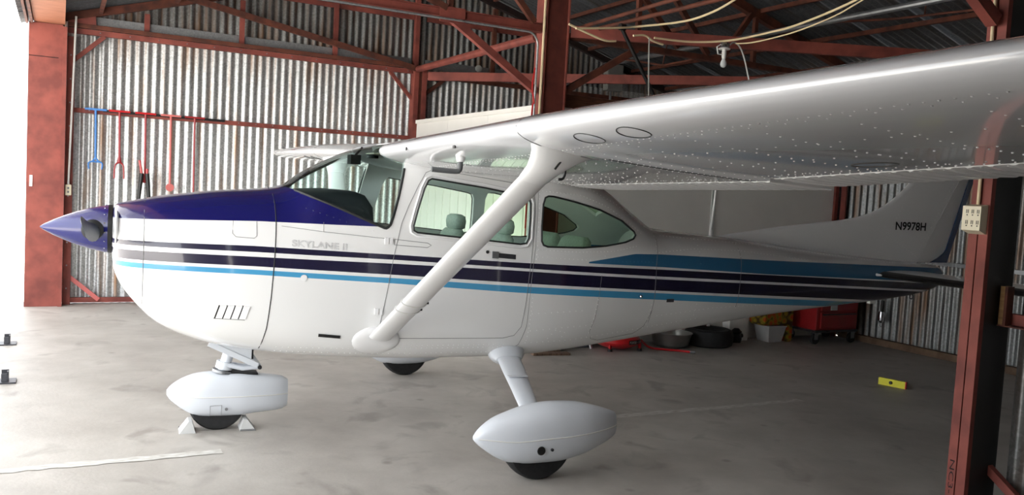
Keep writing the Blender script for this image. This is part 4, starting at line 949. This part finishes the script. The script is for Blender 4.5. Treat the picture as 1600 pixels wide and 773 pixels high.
MB().tube([(6.60, -.235, 1.115), (6.595, -.16, 1.115)], [.008, .016], 8).build('boot_highlight', 'white_paint', H)  # white piece painting the highlight on the boot's inboard nose
MB().tube([(7.25+.022*math.cos(a), 0, .895+.022*math.sin(a)) for a in np.linspace(0, 2*PI, 15)[:-1]], .005, 6, closed=True).build('tail_ring', 'dark_steel', AC)
MB().box((6.72, -.02, .83), (6.78, .02, .86)).build('tail_light', 'ext_white', AC)
MB().tube([(4.915, 0, 1.40), (4.91, 0, 1.46), (4.95, 0, 2.03)], [.02, .010, .006], 8).build('antenna', 'ext_white', AC)
MB().lathe([(.02, .665), (.015, .64)], (4.95, 0, 0), 'z', 8).build('belly_beacon', 'chrome', AC)
# --- cabin interior
IN = empty('cabin_interior', (0, 0, 0)); IN.parent = AC; ORG[IN.name] = Vector((0, 0, 0))
gl = []
for x, zt, wd in ((1.43, 1.60, .42), (1.55, 1.615, .45), (1.70, 1.625, .47), (1.84, 1.62, .48), (1.90, 1.60, .48), (1.93, 1.56, .475)):
    gl.append([(x, -wd, 1.30), (x, -wd, zt-.12), (x, -wd*.93, zt-.04), (x, -wd*.7, zt-.006), (x, -wd*.3, zt), (x, wd*.3, zt), (x, wd*.7, zt-.006), (x, wd*.93, zt-.04), (x, wd, zt-.12), (x, wd, 1.30)])
MB().loft(gl).build('glareshield', 'dark_vinyl', IN, smooth=50)
MB().box((1.86, -.46, .95), (1.90, .46, 1.50)).build('instrument_panel', 'dark_vinyl', IN)
MB().box((1.55, -.40, .68), (3.6, .40, .70)).build('cabin_floor', 'liner', IN)
MB().loft([[(x, -.055, z) for x, z in ((1.86, 1.80), (1.93, 1.80), (1.93, 1.865), (1.86, 1.865))], [(x, .055, z) for x, z in ((1.86, 1.80), (1.93, 1.80), (1.93, 1.865), (1.86, 1.865))]]).tube([(1.90, 0, 1.86), (1.95, 0, 1.92)], .008).build('compass', 'black', IN)
for y in (-.24, .24):
    MB().box((2.06, y-.13, 1.885), (2.20, y+.13, 1.895), bev=.003).build('sun_visor', 'liner', IN)
    MB().lathe([(.045, -.01), (.045, .01)], (2.1, y*1.3, 1.87), 'z', 14).build('air_vent', 'dark_vinyl', IN)
def seat(x, y, wd, hr=True):
    S_ = MB().box((x-.42, y-wd/2, .92), (x+.04, y+wd/2, 1.04), bev=.03).build('seat', 'seat_fabric', AC, smooth=50)
    rg = []
    for z, dx, w_, t in ((1.0, 0, wd*.9, .10), (1.05, .01, wd, .12), (1.25, .05, wd, .12), (1.34, .07, wd*.86, .10), (1.37, .075, wd*.7, .06)):
        rg.append([(x+dx+t/2*math.copysign(abs(math.cos(a))**.5, math.cos(a)), y+w_/2*math.copysign(abs(math.sin(a))**.5, math.sin(a)), z) for a in np.linspace(0, 2*PI, 21)[:-1]])
    MB().loft(rg).build('seat_back', 'seat_fabric', S_, smooth=60)
    if hr:
        rg = []
        for z, w_, t in ((1.365, .18, .05), (1.38, .25, .09), (1.43, .27, .10), (1.465, .24, .09), (1.48, .16, .05)):
            rg.append([(x+.09+t/2*math.copysign(abs(math.cos(a))**.5, math.cos(a)), y+w_/2*math.copysign(abs(math.sin(a))**.5, math.sin(a)), z) for a in np.linspace(0, 2*PI, 21)[:-1]])
        MB().loft(rg).build('headrest', 'seat_fabric', S_, smooth=60)
for x, y, wd in ((2.84, -.25, .42), (2.66, .25, .42), (3.45, -.25, .44), (3.45, .25, .44)): seat(x, y, wd, x < 3)
MB().box((2.05, -.515, 1.05), (2.95, -.495, 1.28)).build('door_panel', 'liner', IN); MB().box((2.05, .495, 1.05), (2.95, .515, 1.28)).build('door_panel', 'liner', IN)
yk = [(1.98, -.25+.11*math.cos(a), 1.28+.08*math.sin(a)) for a in np.linspace(0, PI, 9)]
MB().tube(yk, .014, 6).tube([(1.88, -.25, 1.28), (1.98, -.25, 1.28)], .014, 6).tube([(1.98, -.36, 1.28), (1.98, -.14, 1.28)], .014, 6).build('control_yoke', 'black', IN)

# ================================================================== loose things
# wheel chocks
def chock(x, y, rz, lab):
    R_ = empty('wheel_chock', (x, y, 0), lab, 'wheel chock', 'white chocks at the nose wheel', rz=rz)
    me = MB().add([(-.045, -.07, 0), (.055, -.07, 0), (.0, -.06, .075), (-.022, -.06, .075), (-.045, .07, 0), (.055, .07, 0), (.0, .06, .075), (-.022, .06, .075)], [(0, 1, 2, 3), (4, 5, 6, 7), (0, 1, 5, 4), (1, 2, 6, 5), (2, 3, 7, 6), (3, 0, 4, 7)]).mesh('block', 'bin_white', 0)
    o = bpy.data.objects.new('block', me); COL.objects.link(o); o.parent = R_
    me = MB().box((-.044, -.076, .001), (.054, -.0705, .012)).mesh('base_strip', 'seam', 0); o = bpy.data.objects.new('base_strip', me); COL.objects.link(o); o.parent = R_
chock(.872, -.03, PI, 'white wheel chock in front of the nose wheel'); chock(1.236, -.04, 0, 'white wheel chock behind the nose wheel')
# floor brackets near the door
for (x, y, lab) in ((-.30, 1.62, 'nearer steel door guide bracket bolted to the floor'), (-.36, 3.22, 'farther steel door guide bracket bolted to the floor')):
    R_ = empty('floor_bracket', B((x, y, 0)), lab, 'bracket', 'door guide brackets')
    MB().box((x-.22, y-.09, .0005), (x+.13, y+.07, .012)).build('base_plate', 'dark_steel', R_, smooth=0, xf=B)
    for dx in (-.12, .03): MB().box((x+dx, y-.04, .012), (x+dx+.045, y-.03, .07)).box((x+dx+.04, y-.04, .012), (x+dx+.05, y+.03, .085)).box((x+dx, y+.02, .012), (x+dx+.05, y+.03, .09)).build('guide_lug', 'dark_steel', R_, smooth=0, xf=B)
# yellow level on the floor
lv = empty('spirit_level', B((7.25, -.42, 0)), 'yellow spirit level lying alone on the bay floor', 'level')
MB().beam((7.215, -.30, .035), (7.285, -.545, .035), .03, .068).build('body', 'yellow', lv, smooth=0, xf=B)
MB().lathe([(.016, -.02), (.016, .02)], (7.245, -.42, .037), 'x', 14).build('vial_hole', 'black', lv, xf=B)
MB().beam((7.285, -.545, .035), (7.2875, -.553, .035), .032, .07).build('end_cap', 'bright_red', lv, smooth=0, xf=B)
# hand tools hanging on the far girt
mg = steel('magnet_strip', 'black magnetic strip along the far girt holding tools', 'tool holder', (1.1, 5.76, 2.36))
MB().box((.55, 5.782, 2.36), (1.98, 5.797, 2.39)).build('strip', 'black', mg, smooth=0, **FR)
TY = 5.765
def grabber(x, ztip, mat, hmat, lab, kind):
    R_ = steel('hand_tool', lab, 'hand tool', (x, TY, ztip), 'long hand tools hanging on the wall')
    MB().box((x-.12, TY-.012, 2.372), (x+.12, TY+.012, 2.396)).build('handle', hmat, R_, smooth=0, **FR)
    top, bot = 2.375, ztip+.16
    MB().tube([(x, TY, top), (x+.01, TY, bot)], .013, 8).build('shaft', mat, R_, **FR)
    if kind == 'claw':
        for s in (-1, 1): MB().tube(smoothpath([(x+.01, TY, bot+.02), (x+.01+s*.03, TY, bot-.02), (x+.01+s*.075, TY, bot-.05), (x+.01+s*.07, TY, bot-.12)]), .011, 6).build('claw', mat, R_, **FR)
        MB().tube([(x-.03, TY, bot-.03), (x+.05, TY, bot-.03)], .01, 6).build('cross_piece', mat, R_, **FR)
    elif kind == 'fork':
        MB().tube([(x+.01, TY, bot+.06), (x+.01, TY, bot-.02)], [.013, .026], 8).build('fork_head', mat, R_, **FR)
        for s in (-1, 1): MB().tube(smoothpath([(x+.01, TY, bot-.02), (x+.01+s*.045, TY, bot-.06), (x+.01+s*.055, TY, bot-.22)]), .011, 6).build('tine', mat, R_, **FR)
    else:
        MB().lathe([(.05, -.008), (.05, .008)], (x+.01, TY, bot-.04), 'y', 14).build('head', mat, R_, **FR)
grabber(.47, 1.62, 'tool_blue', 'tool_blue', 'blue reaching tool with a claw, leftmost on the far wall', 'claw')
grabber(.735, 1.62, 'tool_red', 'bright_red', 'red forked hand tool second along the far wall', 'fork')
grabber(1.03, 1.45, 'tool_red', 'bright_red', 'dark red shafted tool hanging behind the bolt cutters', 'head')
grabber(1.325, 1.36, 'pale_red', 'pale_red', 'pale pinkish shafted tool hanging right of the bolt cutters', 'head')
grabber(1.61, 1.20, 'tool_red', 'tool_red', 'red shafted tool at the right end of the strip', 'head')
bc = steel('bolt_cutters', 'red bolt cutters with black grips hanging on the far wall', 'bolt cutters', (1.02, 5.74, 1.25))
for s, xo, zt in ((-1, .97, 1.80), (1, 1.055, 1.70)):
    MB().tube([(xo if s < 0 else 1.06, 5.705, zt), (1.03+s*.03, 5.705, 1.62)], .014, 8).build('arm', 'bright_red', bc, **FR)
    MB().tube([(1.03+s*.03, 5.705, 1.64), (1.03+s*.045, 5.705, 1.50), (1.03+s*.075, 5.705, 1.12)], [.026, .024, .018], 8).build('grip', 'black', bc, **FR)
# trouble lamp on the back wall
tl = steel('trouble_lamp', 'small caged lamp hanging on the back wall under the tail', 'lamp', (9.18, 1.29, .28))
MB().lathe([(.02, .58), (.025, .50), (.022, .44)], (9.18, 1.295, 0), 'z', 12).tube([(9.18, 1.295, .58), (9.20, 1.31, .9), (9.22, 1.33, 1.09)], .007, 6).build('handle', 'black', tl, **FR)
MB().lathe([(.035, .44), (.042, .39), (.04, .33), (.02, .30)], (9.18, 1.295, 0), 'z', 14).build('guard', 'chrome', tl, **FR)
MB().tube([(9.18+.02*math.cos(a), 1.295+.03*math.cos(a), .30+.03*math.sin(a)-.02) for a in np.linspace(0, 2*PI, 11)[:-1]], .004, 5, closed=True).build('hook', 'chrome', tl, **FR)
# air compressor
ac = steel('air_compressor', 'red pancake air compressor on rubber feet beneath the fuselage', 'air compressor', (5.6, 1.86, 0))
MB().lathe([(.05, .012), (.16, .024), (.235, .06), (.262, .095), (.262, .13), (.23, .165), (.1, .20), (.02, .21)], (5.6, 1.86, 0), 'z', 32).build('tank', 'bright_red', ac, **FR)
MB().box((5.45, 1.76, .22), (5.75, 1.96, .42), bev=.03).build('motor_shroud', 'black', ac, **FR)
MB().tube(smoothpath([(5.76, 1.66, .20), (5.84, 1.66, .32), (5.8, 1.7, .48), (5.45, 1.75, .50)]), .014, 8).build('handle', 'bright_red', ac, **FR)
for x, y in ((5.42, 1.72), (5.79, 1.69), (5.6, 2.05)):
    MB().beam((x, y, .10), (x*1.005-.03, y-.01, .02), .03, .02).build('leg', 'bright_red', ac, **FR)
    MB().lathe([(.028, .001), (.024, .03)], (x*1.005-.03, y-.01, 0), 'z', 10).build('rubber_foot', 'black', ac, **FR)
def cyl(u, v, z0, r): a = -PI/2-.55+u/r; return B((5.6+r*math.cos(a), 1.86+r*math.sin(a), z0+v))
lbv = []; 
for k in range(9):
    for v_ in (0, .045): lbv.append((5.6+.266*math.cos(-PI/2-.02+.9*k/8-.05), 1.86+.266*math.sin(-PI/2-.02+.9*k/8-.05), .088+v_))
lab_ = MB().add(lbv, [(2*k, 2*k+2, 2*k+3, 2*k+1) for k in range(8)]).build('label_band', 'black', ac, **FR)
place_text('lettering', 'PORTER + CABLE', .215, .026, lambda u, v, d: B((5.6+(.2675+abs(d))*math.cos(-PI/2-.03+u/.2675), 1.86+(.2675+abs(d))*math.sin(-PI/2-.03+u/.2675), .098+v)), 'ext_white', ac)
thing_mesh('air_hose', MB().tube(smoothpath([(5.885, 1.80, .10), (5.95, 1.74, .03), (6.05, 1.66, .014), (6.2, 1.55, .014), (6.3, 1.44, .014)]), .012, 8).tube([(6.3, 1.44, .014), (6.34, 1.40, .014)], .014, 8, 1), ['bright_red', 'steel'], 'red air hose stub lying beside the compressor', 'hose', xf=B)
# basin
thing_mesh('metal_basin', MB().lathe([(.15, .001), (.20, .03), (.225, .12), (.235, .16), (.245, .165), (.235, .168), (.215, .12), (.19, .035), (.05, .02)], (6.36, 1.86, 0), 'z', 36, cap=True), 'aluminium', 'round dull aluminium basin on the floor beside a tyre', 'basin', xf=B)
# spare tyre lying flat
sp_ = MB().lathe([(.16, .03), (.20, .004), (.24, .0), (.275, .02), (.285, .07), (.285, .13), (.27, .18), (.24, .20), (.19, .195), (.15, .16), (.145, .09), (.16, .03)], (6.90, 1.84, 0), 'z', 36, cap=False)
thing_mesh('spare_tyre', sp_, 'black_rubber', 'black tyre lying flat under the rear fuselage', 'tyre', xf=B)
sv = steel('valve_block', 'small dark valve fitting on the floor between tyre and bin', 'fitting', (7.42, 1.9, 0))
MB().lathe([(.06, 0), (.07, .05), (.05, .11), (.07, .13), (.03, .17)], (7.40, 1.92, 0), 'z', 14).build('body', 'black', sv, **FR)
MB().tube([(7.33, 1.92, .08), (7.49, 1.92, .08)], .028, 10).build('spigot', 'black', sv, **FR)
# white bin, flowered box, carton
bn = steel('plastic_bin', 'white plastic bin on the floor under the tail', 'bin', (7.93, 1.93, 0))
MB().loft([[(7.84, 1.82, .0), (8.05, 1.82, 0), (8.05, 2.02, 0), (7.84, 2.02, 0)], [(7.80, 1.79, .20), (8.09, 1.79, .20), (8.09, 2.05, .20), (7.80, 2.05, .20)], [(7.815, 1.805, .20), (8.075, 1.805, .20), (8.075, 2.035, .2), (7.815, 2.035, .2)], [(7.85, 1.83, .02), (8.04, 1.83, .02), (8.04, 2.01, .02), (7.85, 2.01, .02)]]).build('tub', 'bin_white', bn, smooth=0, **FR)
MB().box((7.795, 1.785, .19), (8.095, 1.79, .205)).build('rim', 'bin_white', bn, smooth=0, **FR)
def flower_mat():
    m, nt, b = nodes('flower_print'); L = nt.links.new; tc = nt.nodes.new('ShaderNodeTexCoord'); v = nt.nodes.new('ShaderNodeTexVoronoi'); v.inputs['Scale'].default_value = 13; L(tc.outputs['Object'], v.inputs[0])
    r = nt.nodes.new('ShaderNodeValToRGB'); cr = r.color_ramp; cr.elements[0].color = rgb((200, 70, 20)); cr.elements[0].position = .0; cr.elements[1].color = rgb((70, 50, 16)); cr.elements[1].position = .75
    e = cr.elements.new(.35); e.color = rgb((180, 90, 20)); e = cr.elements.new(.5); e.color = rgb((150, 130, 30)); L(v.outputs['Distance'], r.inputs[0]); L(r.outputs[0], b.inputs['Base Color']); b.inputs['Roughness'].default_value = .85
flower_mat()
thing_mesh('flowered_cloth', MB().box((7.70, 1.79, .21), (8.22, 2.06, .42), bev=.03).box((8.12, 1.80, .0), (8.22, 2.05, .25), bev=.02), 'flower_print', 'orange flower patterned cloth bundle over the white bin', 'cloth', xf=B)
thing_mesh('carton', MB().box((7.36, 2.0, .0), (7.66, 2.13, .40)), 'cream_panel', 'pale carton standing behind the dark fitting', 'carton', xf=B)
# tool chest
tc_ = steel('tool_chest', 'red rolling tool chest on casters in the far corner', 'tool chest', (8.62, 1.80, 0))
MB().box((8.33, 1.55, .15), (9.08, 2.05, .175)).build('base_tray', 'dark_steel', tc_, smooth=0, **FR)
MB().box((8.34, 1.56, .175), (9.07, 2.05, .95), bev=.01).build('cabinet', 'tool_red', tc_, smooth=0, **FR)
for z0, z1 in ((.20, .40), (.42, .58), (.60, .74), (.76, .92)):
    d_ = MB().box((8.40, 1.535, z0), (9.02, 1.56, z1), bev=.006).build('drawer', 'tool_red', tc_, smooth=0, **FR)
    MB().box((8.42, 1.525, z1-.03), (9.0, 1.54, z1-.015)).build('drawer_pull', 'dark_steel', d_, smooth=0, **FR)
MB().box((8.55, 1.528, .43), (8.66, 1.535, .53)).build('sticker', 'bin_white', tc_, smooth=0, **FR)
for x, y in ((8.38, 1.60), (9.02, 1.60), (8.38, 2.0), (9.02, 2.0)):
    q = MB().lathe([(.062, -.02), (.066, -.012), (.066, .012), (.062, .02)], (x, y, .066), 'y', 20).build('caster', 'black_rubber', tc_, **FR)
    MB().box((x-.03, y-.03, .06), (x+.03, y-.024, .15)).box((x-.03, y+.024, .06), (x+.03, y+.03, .15)).build('fork', 'steel', q, smooth=0, **FR)
# panel leaning and boards
thing_mesh('grey_panel', MB().add([(4.83, 2.02, .001), (5.32, 1.98, .001), (5.32, 2.13, .55), (4.83, 2.135, .55), (4.83, 2.0, .001), (5.32, 1.96, .001), (5.32, 2.11, .55), (4.83, 2.115, .55)], [(0, 1, 2, 3), (7, 6, 5, 4), (0, 4, 5, 1), (1, 5, 6, 2), (2, 6, 7, 3), (3, 7, 4, 0)]), 'grey_panel', 'dark grey panel leaning on the partition near the wheel', 'panel', smooth=0, xf=B)
thing_mesh('white_trim', MB().beam((5.30, 1.90, .002), (5.235, 2.06, .40), .03, .02), 'ext_white', 'narrow white strip leaning beside the grey panel', 'trim strip', smooth=0, xf=B)
for a, b_, z, lab in (((4.35, 1.86), (4.82, 1.80), .02, 'flat weathered board lying nearest the main wheel'), ((4.45, 1.72), (4.86, 1.66), .012, 'short weathered board in front of the flat board'), ((4.50, 1.95), (4.86, 1.88), .05, 'reddish board lying across the other boards')):
    thing_mesh('board', MB().beam((*a, z), (*b_, z), .10, .022), 'old_wood' if z < .04 else 'rust_primer', lab, 'board', 'boards on the floor behind the wheel', smooth=0, xf=B)
thing_mesh('metal_strip', MB().beam((9.0, -.1, .0), (9.12, -.02, .30), .02, .03), 'ext_white', 'short pale strip leaning near the back wall behind the column', 'strip', smooth=0, xf=B)

thing_mesh('timber_beam', MB().box((4.82, 2.13, 2.612), (6.3, 2.23, 2.75)), 'plank_dark', 'dark timber beam lying along the top of the partition behind the mid column', 'beam', smooth=0, xf=B)
MB().lathe([(.055, 0), (.05, -.012), (.01, -.016)], (5.60, YF-.05, 3.47), 'y', 18).build('light_spot', 'bin_white', wf, **FR)  # pale disc imitating a spot of light on the far wall
